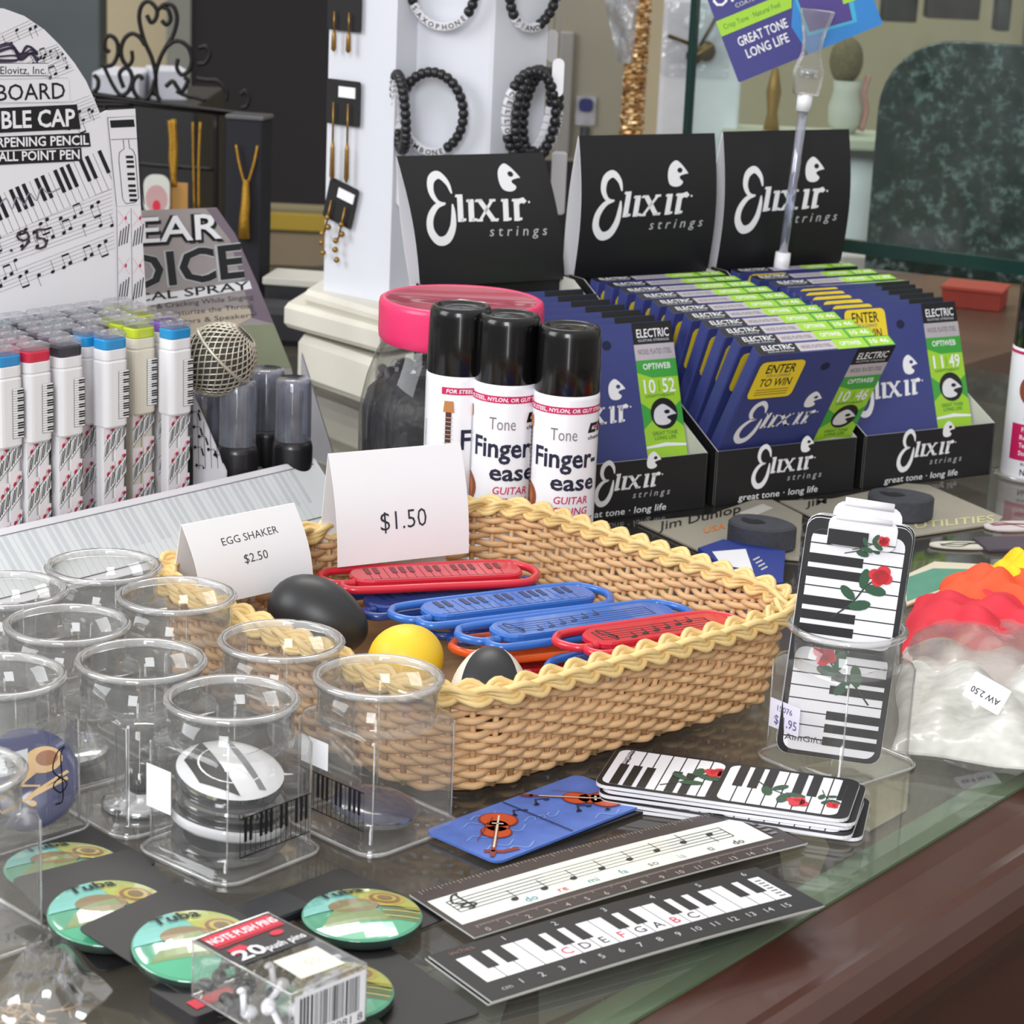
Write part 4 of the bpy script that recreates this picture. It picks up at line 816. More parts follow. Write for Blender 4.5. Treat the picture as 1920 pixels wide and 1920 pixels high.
def tent(lab, bl, br, top, zb, lines, lean=.012, back=.03):
    A, B = G(*bl, zb), G(*br, zb); w = (B-A).length; t = thing('price_card', lab, 'price card', A, yaw(A, B)); h = ZAT(A+(B-A)*.5+V((0, .01, 0)), top)-zb
    ff = lambda u, v, o: V((u*w, lean*v-.004*sin(pi*v)-o, h*v))
    m = MB(); m.sheet(2, 10, ff, PAPER, th=.0004); m.sheet(2, 6, lambda u, v, o: V((u*w, lean*v+back*(1-v)+.0006-o, -.02*(1-v)+h*v)), PAPER, th=.0004)
    f = Cv()
    for s, x, y, k, wd in lines: f.text(s, x*w, y*h, k*h, K('pen_ink', (44, 44, 58), .5), 1, w=wd*w, bold=-.006, a=.02)
    f.emit(m, lambda u, v, o: ff(u/w, v/h, 0)+V((0, -o-.0001, 0)), vstrip=.004); m.build('folded_card', t)
tent('folded white card reading $1.50 standing in the basket', (633, 1064), (879, 1037), 845, .041, [('$1.50', .50, .30, .165, .35)], lean=.016)
tent('folded white card reading EGG SHAKER $2.50 at the left basket rim', (378, 1140), (588, 1092), 968, .039, [('EGG SHAKER', .52, .70, .085, .50), ('$2.50', .52, .44, .105, .21)], lean=.018)

# ---------------------------------------------------------------- plane helper for printed boards
class PL:
    def __init__(s, o, ex, ey): s.o, s.ex, s.ey = V(o), V(ex).normalized(), V(ey).normalized(); s.n = s.ex.cross(s.ey).normalized()
    def uv(s, x, y):
        d = ray(x, y); t = (s.o-CAM).dot(s.n)/d.dot(s.n); q = CAM+d*t-s.o; return q.dot(s.ex), q.dot(s.ey)
    def at(s, u, v, o=0.): return s.ex*u+s.ey*v-(-s.n)*o
# ---------------------------------------------------------------- pen stand
PA = G(0, 1140); PBn = G(600, 985); pe = (PBn-PA); pe.z = 0; pe.normalize(); PAY = atan2(pe.y, pe.x); pn = V((-pe.y, pe.x, 0))
tray = thing('pen_stand', 'white cardboard pen stand with arched music-print back card', 'pen stand', PA, PAY)
Lt = 0.296; m = MB(); z1, d1 = .034, .036
m.add([(-.06, 0, 0), (Lt-.004, 0, 0), (Lt-.004, d1, z1), (-.06, d1, z1)], [(0, 1, 2, 3)], WHITE); m.add([(-.06, .001, 0), (Lt-.004, .001, 0), (Lt-.004, d1+.001, z1), (-.06, d1+.001, z1)], [(0, 1, 2, 3)], WHITE)
f = Cv(); sl = hypot(z1, d1); PALE = K('pale_key_grey', (206, 212, 216), .55); f.rect(-.06, .005, Lt-.006, sl-.005, K('pale_key_white', (226, 230, 232), .55, var=.01), 1)
for i in range(60):
    x = -.058+i*.0054
    if x > Lt-.012: break
    f.line([(x, .006), (x, sl-.005)], .0003, LGREY, 2)
    if i % 7 not in (2, 6): f.rect(x+.0037, sl*.36, x+.0068, sl-.005, PALE, 3)
f.line([(-.06, sl-.0045), (Lt-.008, sl-.0045)], .0006, GREY, 4); f.line([(-.06, .0055), (Lt-.006, .0055)], .0006, BLACK, 4)
f.emit(m, lambda u, w, o: (u, w/sl*d1-o*.7, w/sl*z1+o*.7)); m.build('front_panel', tray, label='sloping front panel printed with pale piano keys')
m = MB(); m.box(-.06, .213, d1+.002, d1+.12, 0, .0015, WHITE); m.box(-.06, .213, d1+.001, d1+.002, 0, z1-.002, WHITE); m.build('tray_floor', tray)
# back card: plane leaning back
bo = PA+pn*(d1+.098); bp = PL(bo, pe, pn*sin(radians(9))+V((0, 0, cos(radians(9)))))
card = MB(); off = bo-PA; rotm = M4.Rotation(-PAY, 4, 'Z')
def C2(px, py): return bp.uv(px, py)
arch = [(lambda u: (u[0], max(.001, u[1])))(C2(*q)) for q in ((-120, 760), (273, 690), (272, 588), (251, 204), (198, 207), (186, 213), (176, 188), (160, 152), (138, 118), (112, 86), (82, 56), (44, 30), (5, 16), (-30, 14), (-70, 30), (-120, 70))]
cb = [rotm @ (off+bp.at(u, v)) for u, v in arch]; cf = [rotm @ (off+bp.at(u, v, .0008)) for u, v in arch]; n = len(arch)
flip = bp.n.y > 0
card.add(cf, [list(range(n))], WHITE); card.add(cb, [list(range(n))[::-1]], WHITE); card.add(cf+cb, [(i, (i+1) % n, n+(i+1) % n, n+i) for i in range(n)], WHITE)
f = Cv(); fm = 1.
def R(x0, y0, x1, y1, mat, L=1, sk=0.): f.poly([(x0, -y0+0), (x1, -(y0-sk*(x1-x0))), (x1, -(y1-sk*(x1-x0))), (x0, -y1)], mat, L)
TK = .075
for (x0, y0, x1, y1, g, sd) in ((0, 90, 130, 30, 6, 1), (60, 140, 150, 92, 6, 2), (70, 118, 160, 85, 5, 9), (85, 152, 170, 118, 6, 3), (140, 215, 260, 170, 6, 4), (120, 245, 260, 190, 6, 14), (-20, 470, 220, 380, 7, 5), (-20, 505, 230, 415, 7, 6), (-20, 555, 225, 460, 7, 7)):
    staff(f, x0, -y0, x1, -y1, g, BLACK, 16, w=.45, seed=sd)
f.rect(-60, -142, 88, -119, WHITE, 4); f.line([(-60, -119), (88, -119), (88, -142), (-60, -142)], 1, BLACK, 5); f.text('Elovitz, Inc.', 84, -139, 14, BLACK, 6, 'r', .0, w=86)
r8 = random.Random(4)
for s in range(7):
    f.line([(p.x, p.y) for p in smooth_path([(-20, -92-4*s), (15+s*2, -78-6*s+r8.uniform(-6, 6)), (35, -100-r8.uniform(0, 14)), (50+r8.uniform(-4, 8), -84-r8.uniform(0, 20)), (68, -105-r8.uniform(-8, 16))], 5)], [3.4]*21, K('scribble', (60, 50, 78), .5), 7)
f.rect(-60, -192, 128, -150, WHITE, 4); f.line([(-60, -150), (125, -146), (132, -190), (-60, -197)], .7, LGREY, 5); f.text('KEYBOARD', 120, -185, 30, BLACK, 6, 'r', .006, w=196, a=.035)
f.poly([(-60, -205), (142, -196), (149, -242), (-60, -252)], BLACK, 4); f.text('DOUBLE CAP', 139, -236, 31, EWH, 6, 'r', .022, w=224, a=.035)
f.poly([(-60, -259), (165, -249), (168, -275), (-60, -284)], BLACK, 4); f.text('SHARPENING PENCIL', 164, -271, 17, EWH, 6, 'r', .02, w=214, a=.03)
f.poly([(-60, -288), (150, -277), (152, -302), (-60, -312)], BLACK, 4); f.text('AND BALL POINT PEN', 147, -298, 17, EWH, 6, 'r', .02, w=219, a=.03)
def kb(x0, y0, x1, y1, h, n, L=3, st=2):
    a = atan2(-(y1-y0), x1-x0); keys(f, x0, -y0, hypot(x1-x0, y1-y0), h, n, WHITE, BLACK, L, a, st, .8, .62)
kb(-60, 470, 225, 345, 74, 24); kb(-60, 745, 278, 610, 64, 30, 3, 1)
HW = K('hand_ink', (62, 54, 62), .5); f.text('1.95', 88, -467, 40, HW, 7, 'r', -.012, w=96, a=.08); 
for q in ((-10, -395, 8, -372, 20, -392, 28, -370, 44, -386), (44, -384, 52, -362, 66, -376, 74, -352, 88, -362, 112, -352)): f.line([(p.x, p.y) for p in smooth_path(list(zip(q[::2], q[1::2])), 4)], 2.2, K('faded_ink', (140, 134, 150), .5), 7)
# printed pen pair in the right column
fa = f; f = Cv()
f.poly([(198, -207), (251, -204), (273, -590), (273, -690), (222, -690), (216, -590), (214, -390), (207, -300)], WHITE, 6)
f.line([(199, -221), (252, -218), (268, -383), (216, -388), (199, -221)], 1.1, BLACK, 7); f.poly([(203, -226), (248, -224), (250, -238), (205, -240)], BLACK, 8); f.line([(205, -262), (256, -260)], 1, BLACK, 8)
f.line([(p[0], -p[1]) for p in ((228, 262), (230, 279), (221, 286), (220, 300), (227, 372), (233, 382), (250, 380), (257, 372), (251, 292), (246, 281), (240, 278), (238, 262))], 1.2, BLACK, 8)
for i, y in enumerate((292, 301, 310, 324, 333, 346, 355, 364, 373)): f.rect(233+i*.9, -y-5, 247+i*.9, -y, BLACK, 8)
for x in (216, 243):
    f.line([(x, -390), (x+4, -690)], .8, BLACK, 8)
    for j, y in enumerate((395, 432, 484, 532, 575)):
        if j % 2 == 0: f.disc(x+17, -y-14, 2, 4, RED, 8, 8); f.line([(x+3, -y), (x+24, -y-30)], .6, K('pink_ink', (220, 140, 160), .5), 8); f.line([(x+24, -y), (x+3, -y-30)], .6, K('pink_ink', (220, 140, 160), .5), 8)
        else:
            for q in range(4): f.line([(x+4+q*5, -y-30+q*2), (x+8+q*5, -y+q*4)], 2.0, BLACK, 8)
fa.clip([(-119, -745), (225, -690), (205, -300), (186, -207), (175, -190), (160, -153), (138, -119), (112, -87), (82, -57), (44, -31), (5, -17), (-30, -15), (-70, -31), (-119, -71)])
fa.emit(card, lambda u, w, o: rotm @ (off+bp.at(*bp.uv(u, -w), .0009+o)))
f.emit(card, lambda u, w, o: rotm @ (off+bp.at(*bp.uv(u, -w), .0009+o))); card.build('back_card', tray, label='arched white back card printed with music and piano keys')
# right side flap with printed notes
fl = [G(363, 1010) if 0 else None]
sp_ = PL(PA+pe*.2135, pn, V((0, 0, 1))); q = [(lambda u: (max(u[0], d1+.003), max(.001, u[1])))(sp_.uv(*k)) for k in ((362, 738), (443, 889), (445, 905), (362, 1000))]
m = MB(); o_ = sp_.o-PA; m.add([rotm @ (o_+sp_.at(u, v)) for u, v in q], [(0, 1, 2, 3)], WHITE); m.add([rotm @ (o_+sp_.at(u, v, .0008)) for u, v in q], [(0, 3, 2, 1)], WHITE)
f = Cv()
for x in (372, 384, 396, 408): f.line([(x, -(760+(x-362)*1.4)), (x+4, -905)], .7, BLACK, 1)
for x, y in ((362, 772), (376, 770), (366, 800), (376, 818), (368, 838), (393, 842), (405, 852), (371, 872), (395, 882), (420, 892)): f.disc(x, -y, 2.6, 3.4, BLACK, 2, 8); f.line([(x+2, -y), (x+12, -y)], 1, BLACK, 2); f.line([(x+12, -y-2), (x+16, -y-16)], 3, BLACK, 2)
f.clip([(352, -880), (436, -876), (362, -742)]); sgn = 1 if sp_.n.dot(CAM-sp_.o) > 0 else -1
f.emit(m, lambda u, w, o: rotm @ (o_+sp_.at(*sp_.uv(u, -w), sgn*(.001+o)))); m.build('side_flap', tray, label='slanted side flap printed with notes')

PENW = K('pen_white', (234, 233, 236), .4, var=.01); PENC = K('pen_cream', (222, 216, 200), .4, var=.02); PINK = K('note_crimson', (196, 36, 70), .45); PKP = K('pen_pink_print', (238, 230, 235), .45)
CAPT = clear('cap_clear', (.9, .9, .93), .14, (.62, .6, .68), .08, .08, .7, 2.4)
COLS = {'b': ('blue', (28, 140, 202)), 'r': ('red', (204, 36, 66)), 'k': ('black', (44, 44, 52)), 'l': ('lime', (192, 208, 48)), 'p': ('purple', (122, 82, 176)), 'g': ('green', (30, 110, 100))}
PHT = .1405; capb = .0825
def pen_proto(lab, col, cream, loc):
    t = thing('pen_set', lab, 'pen', loc, PAY, 'double-capped pens in the pen stand'); wm = PENC if cream else PENW
    for s in (-1, 1):
        m = MB(); m.prism(rrect(.0088, .0088, .0026, 3), 0, capb, wm, .0008, M=TR(s*.0046, 0, 0)); f = Cv(); w = .0043
        for j in range(4):
            y = .010+j*.024+.006*(s > 0)
            for x0, x1, dz, rev in ((-w, w, 0, 0),):
                f.poly([(-w, y), (w, y+.0085), (w, y+.0195), (-w, y+.011)], K('pen_key_white', (244, 244, 246), .4), 1)
                f.line([(-w, y), (w, y+.0085)], .00035, BLACK, 3); f.line([(-w, y+.011), (w, y+.0195)], .00035, BLACK, 3)
                for q in range(6):
                    xx = -w+(q+.5)*w/3; yy = y+(xx+w)/(2*w)*.0085; f.line([(xx-.0008, yy+.0008), (xx+.0010, yy+.0100)], .00025 if q % 3 == 0 else .00075, BLACK, 2)
            f.poly([(-w, y+.012), (w, y+.0205), (w, y+.023), (-w, y+.0235)], PKP, 1)
            f.disc(-.001, y+.0155, .0011, .0016, PINK, 3, 8, -.5); f.line([(0, y+.016), (.0012, y+.0205)], .0003, PINK, 3); f.disc(.0024, y+.0195, .0009, .0014, PINK, 3, 8, -.5)
        f.emit(m, lambda u, v, o: (u+s*.0046, -.00445-o, v)); m.build('barrel', t, label='barrel printed with keys and crimson notes')
    m = MB(); m.prism(rrect(.0192, .0145, .0045, 4), capb-.004, PHT-.019, wm, .0015); m.prism(rrect(.0186, .014, .0042, 4), PHT-.019, PHT-.0125, wm, .0004)
    f = Cv(); x, y, h = .0006, capb+.002, .030; f.rect(x, y, x+.0083, y+h, K('pen_key_white', (244, 244, 246), .4), 1); f.line([(x, y), (x+.0083, y), (x+.0083, y+h), (x, y+h), (x, y)], .0003, BLACK, 2)
    for q in range(1, 20):
        yy = y+q*h/20; f.line([(x, yy), (x+.0083, yy)], .0002, BLACK, 2)
        if q % 7 not in (0, 3): f.rect(x+.0036, yy-.0005, x+.0080, yy+.0005, BLACK, 3)
    f.emit(m, lambda u, v, o: (u, -.00735-o, v)); m.build('cap', t, label='white double cap printed with a small keyboard')
    m = MB(); m.prism(rrect(.0182, .0136, .0038, 4), PHT-.0125, PHT-.006, pm('tip_'+COLS[col][0], COLS[col][1], .35, coat=.4, var=.03), .0008); m.build('coloured_block', t, label='%s block in the cap top' % COLS[col][0])
    m = MB(); m.prism(rrect(.0186, .014, .004, 4), PHT-.006, PHT-.002, CAPT, .001)
    for s in (-1, 1): m.lathe([(.0026, PHT-.002), (.0022, PHT-.0012), (.001, PHT-.0009), (0, PHT-.0009)], CAPT, 12, M=TR(s*.0046, 0, 0))
    m.build('clear_cover', t, label='clear plastic cover'); return t
PR = {}
def pen(px, row, col, lab, cream=False, jit=0.):
    d = d1+.012+.0158*row; a = PA+pn*d; lo, hi = -.2, .4
    for _ in range(40):
        mid = (lo+hi)/2; p = a+pe*mid
        if PX((p.x, p.y, .13))[0] < px: lo = mid
        else: hi = mid
    loc = a+pe*lo+V((0, 0, .0015)); k = (col, cream)
    if k not in PR: PR[k] = pen_proto(lab, col, cream, loc); o = PR[k]
    else: o = dup(PR[k], label=lab); o.location = loc
    o.rotation_euler = (0, jit*.02, PAY+jit*.06); return o
for px, row, c, lab, cr_ in ((6, 0, 'b', 'blue-topped pen set cut by the left photo edge in the front row', 0), (62, 0, 'r', 'red-topped pen set in the front row', 0), (122, 0, 'k', 'black-topped pen set in the front row', 0), (206, 0, 'b', 'blue-topped pen set in the front row between black and lime ones', 0), (328, 0, 'b', 'blue-topped pen set at the right end of the front row', 0),
    (166, 1.0, 'b', 'blue-topped pen set half hidden between the black and blue front ones', 0), (260, 1.0, 'l', 'lime-topped cream pen set right behind the front row', 1), (308, 1.4, 'p', 'purple-topped pen set behind the last blue one', 0)): pen(px, row, c, lab, bool(cr_))
NM = {'r': 'red', 'k': 'black', 'l': 'lime', 'g': 'green', 'b': 'blue', 'p': 'purple'}; RW = ['', 'second', 'third', 'fourth', 'fifth', 'sixth']; cnt = {}
for row, cells in ((1, 'r:-14 r:40 k:98'), (2, 'k:-30 r:24 k:76 k:128 k:180 l:232'), (3, 'k:8 k:60 g:112 k:164 l:216 l:262'), (4, 'k:-6 k:46 g:96 k:146 k:194 l:240'), (5, 'g:28 k:78 k:126 g:174 l:220')):
    for q in cells.split():
        c, px = q.split(':'); i = cnt[(row, c)] = cnt.get((row, c), 0)+1
        pen(float(px), row, c, '%s-topped pen set, %s of its colour from the left in the %s row' % (NM[c], ('first', 'second', 'third', 'fourth')[i-1], RW[row]), False, random.uniform(-1, 1))

# ---------------------------------------------------------------- vocal spray display
vo = G(430, 870); VA = radians(40); ve = V((cos(VA), sin(VA), 0)); vn = V((-ve.y, ve.x, 0))
disp = thing('vocal_spray_display', 'grey cardboard vocal spray display with leaning card printed with a microphone', 'display', vo, VA)
vp_ = PL(vo+vn*.085, ve, vn*sin(radians(24))+V((0, 0, cos(radians(24))))); m = MB(); rv = M4.Rotation(-VA, 4, 'Z'); ov = vp_.o-vo
VG = K('display_grey', (160, 152, 152), .45, var=.12, scale=30); VP_ = K('display_mauve', (122, 108, 122), .45, var=.2, scale=30); VTAN = K('display_tan', (196, 184, 166), .45, var=.08, scale=30)
q = [(lambda u: (u[0], max(.001, u[1])))(vp_.uv(*k)) for k in ((180, 398), (405, 390), (440, 440), (480, 530), (512, 608), (545, 690), (560, 760), (200, 800))]
a_ = [rv @ (ov+vp_.at(u, v)) for u, v in q]; b_ = [rv @ (ov+vp_.at(u, v, .001)) for u, v in q]; n = len(q)
m.add(b_, [list(range(n))], VG); m.add(a_, [list(range(n))[::-1]], WHITE); m.add(a_+b_, [(i, (i+1) % n, n+(i+1) % n, n+i) for i in range(n)], VG)
f = Cv(); f.poly([(405, -391), (440, -440), (480, -530), (511, -607), (472, -597), (455, -540), (430, -450), (385, -392)], VP_, 1); f.poly([(200, -600), (300, -590), (470, -575), (482, -590), (440, -612), (380, -640), (300, -640)], VTAN, 1); f.poly([(440, -612), (512, -608), (545, -690), (420, -690), (450, -640)], K('display_green', (138, 144, 118), .45, var=.2, scale=30), 1)
for dx, dy, mt, L in ((5, -6, BLACK, 2), (0, 0, EWH, 3)):
    f.text('CLEAR', 415+dx, -447+dy, 46, mt, L, 'r', .012, w=262, a=.06)
    f.text('CLEAR', 412+dx/2, -447+dy/2, 46, BLACK, 2, 'r', .03, w=262, a=.06)
f.text('VOICE', 457, -519, 60, LGREY, 2, 'r', .05, w=300, a=.11); f.text('VOICE', 457, -519, 60, BLACK, 4, 'r', .025, w=296, a=.11)
f.poly([(180, -568), (466, -527), (471, -542), (180, -590)], EWH, 3); f.text('VOCAL SPRAY', 466, -543, 15, BLACK, 5, 'r', .01, w=278, a=.115)
for y, s in ((577, 'Stops Coughing & Cracking While Singing'), (594, 'Helps Soothe & Moisturize the Throat'), (611, 'For Professional Singers & Speakers')): f.text(s, 474, -y+16, 9, K('dark_grey_ink', (70, 66, 66), .5), 3, 'r', .0, w=300, a=.10)
f.emit(m, lambda u, w, o: rv @ (ov+vp_.at(*vp_.uv(u, -w), .0011+o))); m.build('leaning_card', disp, label='leaning grey card with big black and white lettering')
# microphone head: domed relief of woven wire on the card
mc = Y(410, 674, 1.47)
MG = K('mesh_silver', (206, 200, 184), .35, .55, var=.1); m = MB(); m.ball((0, 0, 0), (.0235, .0205, .0255), K('mic_dark', (60, 58, 54), .7), 32, 20)
for i in range(26):
    for sgn_ in (1, -1):
        pts = []
        for j in range(25):
            t = -1.25+2.5*j/24; a = i*2*pi/26+sgn_*t*.9; cz = cos(t); pts.append((.0240*cos(a)*cz, .0210*sin(a)*cz, .0260*sin(t)))
        m.tube(pts, .00055, MG, 5)
m.tube([(.0243*cos(a*pi/24), .0215*sin(a*pi/24), .004) for a in range(48)], .0012, MG, 6, True)
o = m.build('microphone_head', disp, label='silver microphone mesh head'); o.location = rv @ (mc-vo); o.rotation_euler = (.45, .7, 0)
m = MB(); m.box(-.10, .062, 0.005, .006, 0, .02, VG)
rs = PL(vo+ve*.060, vn, V((0, 0, 1))); q = [(lambda u: (u[0], max(.001, u[1])))(rs.uv(*k)) for k in ((565, 660), (628, 862), (640, 890), (560, 905))]
m.add([rv @ (rs.o-vo+rs.at(u, v)) for u, v in q], [(0, 1, 2, 3)], K('display_side_grey', (150, 148, 152), .5, var=.15, scale=40)); m.add([rv @ (rs.o-vo+rs.at(u, v, .0008)) for u, v in q], [(0, 3, 2, 1)], K('display_side_grey', (150, 148, 152), .5))
m.box(-.10, .062, .006, .085, 0, .0008, VG); m.build('box_tray', disp)
BOT = K('bottle_black', (32, 32, 36), .35, coat=.3); BC_ = clear('bottle_cap_clear', (.80, .82, .88), .16, (.55, .58, .66), .05, .08, .8, 2.4)
bot0 = None
for i, (px, Yc, pt, lab) in enumerate(((445, 1.475, 712, 'front left black spray bottle with clear cap, beside the pens'), (549, 1.50, 708, 'right black spray bottle with clear cap in the vocal display'), (500, 1.535, 690, 'black spray bottle behind, between the two front bottles'), (380, 1.50, 728, 'black spray bottle with clear cap partly behind the notes flap'), (418, 1.545, 716, 'rear black spray bottle below the microphone head'))):
    p = Y(px, 860, Yc); p.z = 0
    for _ in range(6): p.x += (px-PX((p.x, Yc, .06))[0])/FPX*1.5
    H_ = ZAT(p, pt)
    if bot0 is None:
        r = .0118; bot0 = o = thing('spray_bottle', lab, 'spray bottle', p, 0, 'vocal spray bottles'); z = H_*.52
        m = MB(); m.lathe([(0, 0), (r*1.12, 0), (r*1.16, .002), (r*1.16, z-.004), (r*1.08, z), (r*.8, z+.001), (r*.8, z+.004), (r*.55, z+.005), (r*.55, H_*.80), (r*.6, H_*.82), (r*.6, H_*.90), (0, H_*.91)], BOT, 32)
        f = Cv(); f.disc(-.002, z*.45, .0016, .0016, LGREY, 1, 10); f.disc(-.002, z*.3, .0016, .0016, LGREY, 1, 10); f.text('SPRAY', .0045, z*.35, .0022, LGREY, 1, w=.007); f.emit(m, lambda u, w, o_: ((r*1.16+.0001+o_)*sin(u/r), -(r*1.16+.0001+o_)*cos(u/r), w), strip=.002); m.build('bottle_body', o)
        m = MB(); m.lathe([(r*1.06, z+.001), (r*1.04, H_-.004), (r*.98, H_-.001), (r*.85, H_), (0, H_), (0, H_-.0012), (r*.86, H_-.0012), (r*.95, H_-.003), (r*.97, z+.001)], BC_, 32); m.build('clear_cap', o, label='clear plastic cap'); Hb = H_
    else: o = dup(bot0, label=lab); o.location = p
    o.scale = (1, 1, H_/Hb)
# ---------------------------------------------------------------- clear cups with square feet
CW, CHT, CSH = .0545, .072, .0555
def cup_meshes():
    b = MB(); rs = .0268
    def ring(w, r, z): return [(*p, z) for p in rrect(w, w, r, 5)]
    R_ = [ring(CW+.006, .010, .0), ring(CW+.006, .010, .0022), ring(CW+.003, .009, .0035), ring(CW-.001, .008, .006), ring(CW, .008, CSH-.005), ring(CW-.002, .009, CSH-.0015), ring(CW-.008, .012, CSH)]
    n = len(R_[0]); vs = sum(R_, []); fs = [(k*n+i, k*n+(i+1) % n, (k+1)*n+(i+1) % n, (k+1)*n+i) for k in range(len(R_)-1) for i in range(n)]
    b.add(vs, fs, CLEAR, True); b.add(ring(CW+.006, .010, .0004), [list(range(n))], CLEAR)
    top = R_[-1]; circ = [((rs+.0006)*cos(atan2(p[1], p[0])), (rs+.0006)*sin(atan2(p[1], p[0])), CSH+.0004) for p in top]
    b.add(top+circ, [(i, (i+1) % n, n+(i+1) % n, n+i) for i in range(n)], CLEAR, True)
    # solid foot edge
    b.add(R_[0]+R_[1], [(i, (i+1) % n, n+(i+1) % n, n+i) for i in range(n)], RIMC, True)
    b.tube([(p[0], p[1], .0012) for p in R_[1]], .0009, RIMC, 6, True)
    for sx_ in (1, -1):
        for sy_ in (1, -1): b.tube([(sx_*(CW/2-.0026), sy_*(CW/2-.0026), .005), (sx_*(CW/2-.0026), sy_*(CW/2-.0026), CSH-.004)], .0005, RIMC, 5)
    k = MB(); k.lathe([(rs+.0006, CSH-.004), (rs+.0004, CHT-.003), (rs-.0004, CHT-.003), (rs-.0004, CSH-.004)], CLEAR, 56)
    r = MB(); r.lathe([(rs-.0010, CHT-.003), (rs-.0012, CHT-.0008), (rs-.0004, CHT), (rs+.0022, CHT), (rs+.0032, CHT-.0010), (rs+.0026, CHT-.0028), (rs, CHT-.0036)], RIMC, 56)
    return b, k, r
cup0 = None
def cup(px, py, yaw_, lab, zr=CHT, off=(0, 0)):
    global cup0
    p = G(px, py, zr); p = V((p.x+off[0], p.y+off[1], 0))
    if cup0 is None:
        cup0 = thing('clear_cup', lab, 'plastic cup', p, yaw_, 'empty-topped clear plastic cups'); b, k, r = cup_meshes(); b.build('square_base', cup0); k.build('round_neck', cup0); r.build('rim', cup0, label='thick rounded clear rim'); return cup0
    return dup(cup0, label=lab, location=p, rotz=yaw_)
Y50 = radians(50)
cups = {}
for k, px, py, yw, lab in ((8, 435, 1306, Y50, 'clear cup holding a stack of tilted shiny discs, front centre of the cups'), (9, 710, 1265, radians(47), 'clear cup nearest the basket front corner with a keyboard print'), (6, 265, 1234, radians(44), 'clear cup behind the disc cup with a glass stem foot inside'), (5, 528, 1197, radians(46), 'clear cup against the basket rim in front of the black egg'), (4, 126, 1166, radians(42), 'clear cup left of the EGG SHAKER cup row, second from the left edge'),
    (3, 331, 1112, radians(45), 'clear cup right below the EGG SHAKER price card'), (1, 194, 1058, radians(45), 'rearmost clear cup, in front of the white piano-key panel'), (2, 14, 1102, radians(45), 'clear cup at the left photo edge in front of the key panel'), (7, -2, 1262, radians(46), 'clear cup at the left photo edge holding a trombone button'), (10, -92, 1440, radians(46), 'clear cup of which only a corner shows at the left photo edge')):
    cups[k] = cup(px, py, yw, lab)
pR = G(1590, 1171, CHT); cR = dup(cup0, label='clear cup on the right holding upright piano and rose strips', location=V((pR.x, pR.y, 0)), rotz=radians(41)); cups['R'] = cR
def cupside(k, name, side, cv, label=None):
    """a print on one outer face of a cup: side 0 faces local -y, 3 faces local -x"""
    m = MB(); h = CW/2+.0003
    fn = {0: lambda u, w, o: (u, -h-o, w), 3: lambda u, w, o: (-h-o, -u, w), 1: lambda u, w, o: (h+o, u, w)}[side]
    cv.emit(m, fn); return m.build(name, [c for c in cups[k].children if c.name.startswith('square_base')][0], label=label)
kp = Cv()
def kprint(cv, x0, y0, w, h):
    keys(cv, x0, y0, w, h, 14, None, BLACK, 1, 0, line=.00035, kl=.62); cv.line([(x0, y0), (x0+w, y0), (x0+w, y0+h), (x0, y0+h), (x0, y0)], .0005, BLACK)
kprint(kp, -.020, .011, .042, .018); cupside(8, 'keyboard_print', 0, kp, 'black keyboard print'); cupside(9, 'keyboard_print', 3, kp, 'black keyboard print')
tc = Cv(); cl = smooth_path([(-.002, -.012), (.002, -.010), (.001, .010), (.003, .014), (-.001, .012), (-.003, .004), (.004, -.003), (.001, -.007), (-.003, -.003), (.001, .001)], 5); tc.line([(p.x+.012, p.y+.028) for p in cl], .0007, BLACK)
cupside(7, 'clef_print', 0, tc, 'black treble clef print')
sk = Cv(); sk.rect(-.010, .014, .008, .034, STK)
cupside(8, 'price_sticker', 3, Cv().rect(-.024, .022, -.008, .042, STK), 'white price sticker'); cupside(9, 'price_sticker', 3, Cv().rect(-.020, .032, -.002, .045, STK), 'white price sticker')
q = Cv().rect(-.020, .036, -.004, .046, STK); q.text('3.50', -.012, .039, .004, GREY, 2); cupside(7, 'price_sticker', 0, q, 'white price sticker')
# what the cups hold
CHR = K('chrome', (200, 202, 206), .12, 1., var=.03); PBK = K('pearl_black', (34, 34, 38), .12, coat=1.); PWH = K('pearl_white', (226, 226, 230), .15, coat=1.)
def disc_in(k, name, lab, cat, r, th, loc, rot, top, rim, cv=None, grp=None):
    c = cups[k]; m4 = M4.Translation(c.location) @ M4.Rotation(c.rotation_euler[2], 4, 'Z'); t = thing(name, lab, cat, m4 @ V(loc), 0, grp); t.rotation_euler = rot
    m = MB(); m.lathe([(0, -th/2), (r*.94, -th/2), (r, -th*.25), (r, th*.1)], rim, 44); m.lathe([(r, th*.1), (r*.99, th*.3)], rim, 44); m.build('rim_shell', t)
    m = MB(); m.lathe([(r*.99, th*.3), (r*.9, th*.52), (r*.6, th*.72), (0, th*.8)], top, 44)
    if cv: cv.emit(m, lambda u, w, o: (u, w, th*(.8-.28*min(1, (hypot(u, w)/r/.9))**2)+.0002+o), strip=.003, vstrip=.003)
    m.build('domed_face', t); return t
DG = 'domed discs stacked in the front cup'
stripe = Cv().poly([(.004, -.02), (.007, -.021), (.009, .021), (.006, .022)], GREY); stripe.poly([(-.019, -.008), (-.006, -.022), (-.004, .022), (-.018, .010)], BLACK)
disc_in(8, 'domed_disc', 'lowest black domed disc in the front cup', 'button', .0262, .009, (0, 0, .0085), (.10, -.1, .2), PBK, CHR, None, DG)
disc_in(8, 'domed_disc', 'tilted dark disc with white ring second from below in front cup', 'button', .0258, .007, (-.001, .0, .0170), (.02, .14, .5), PBK, PWH, None, DG)
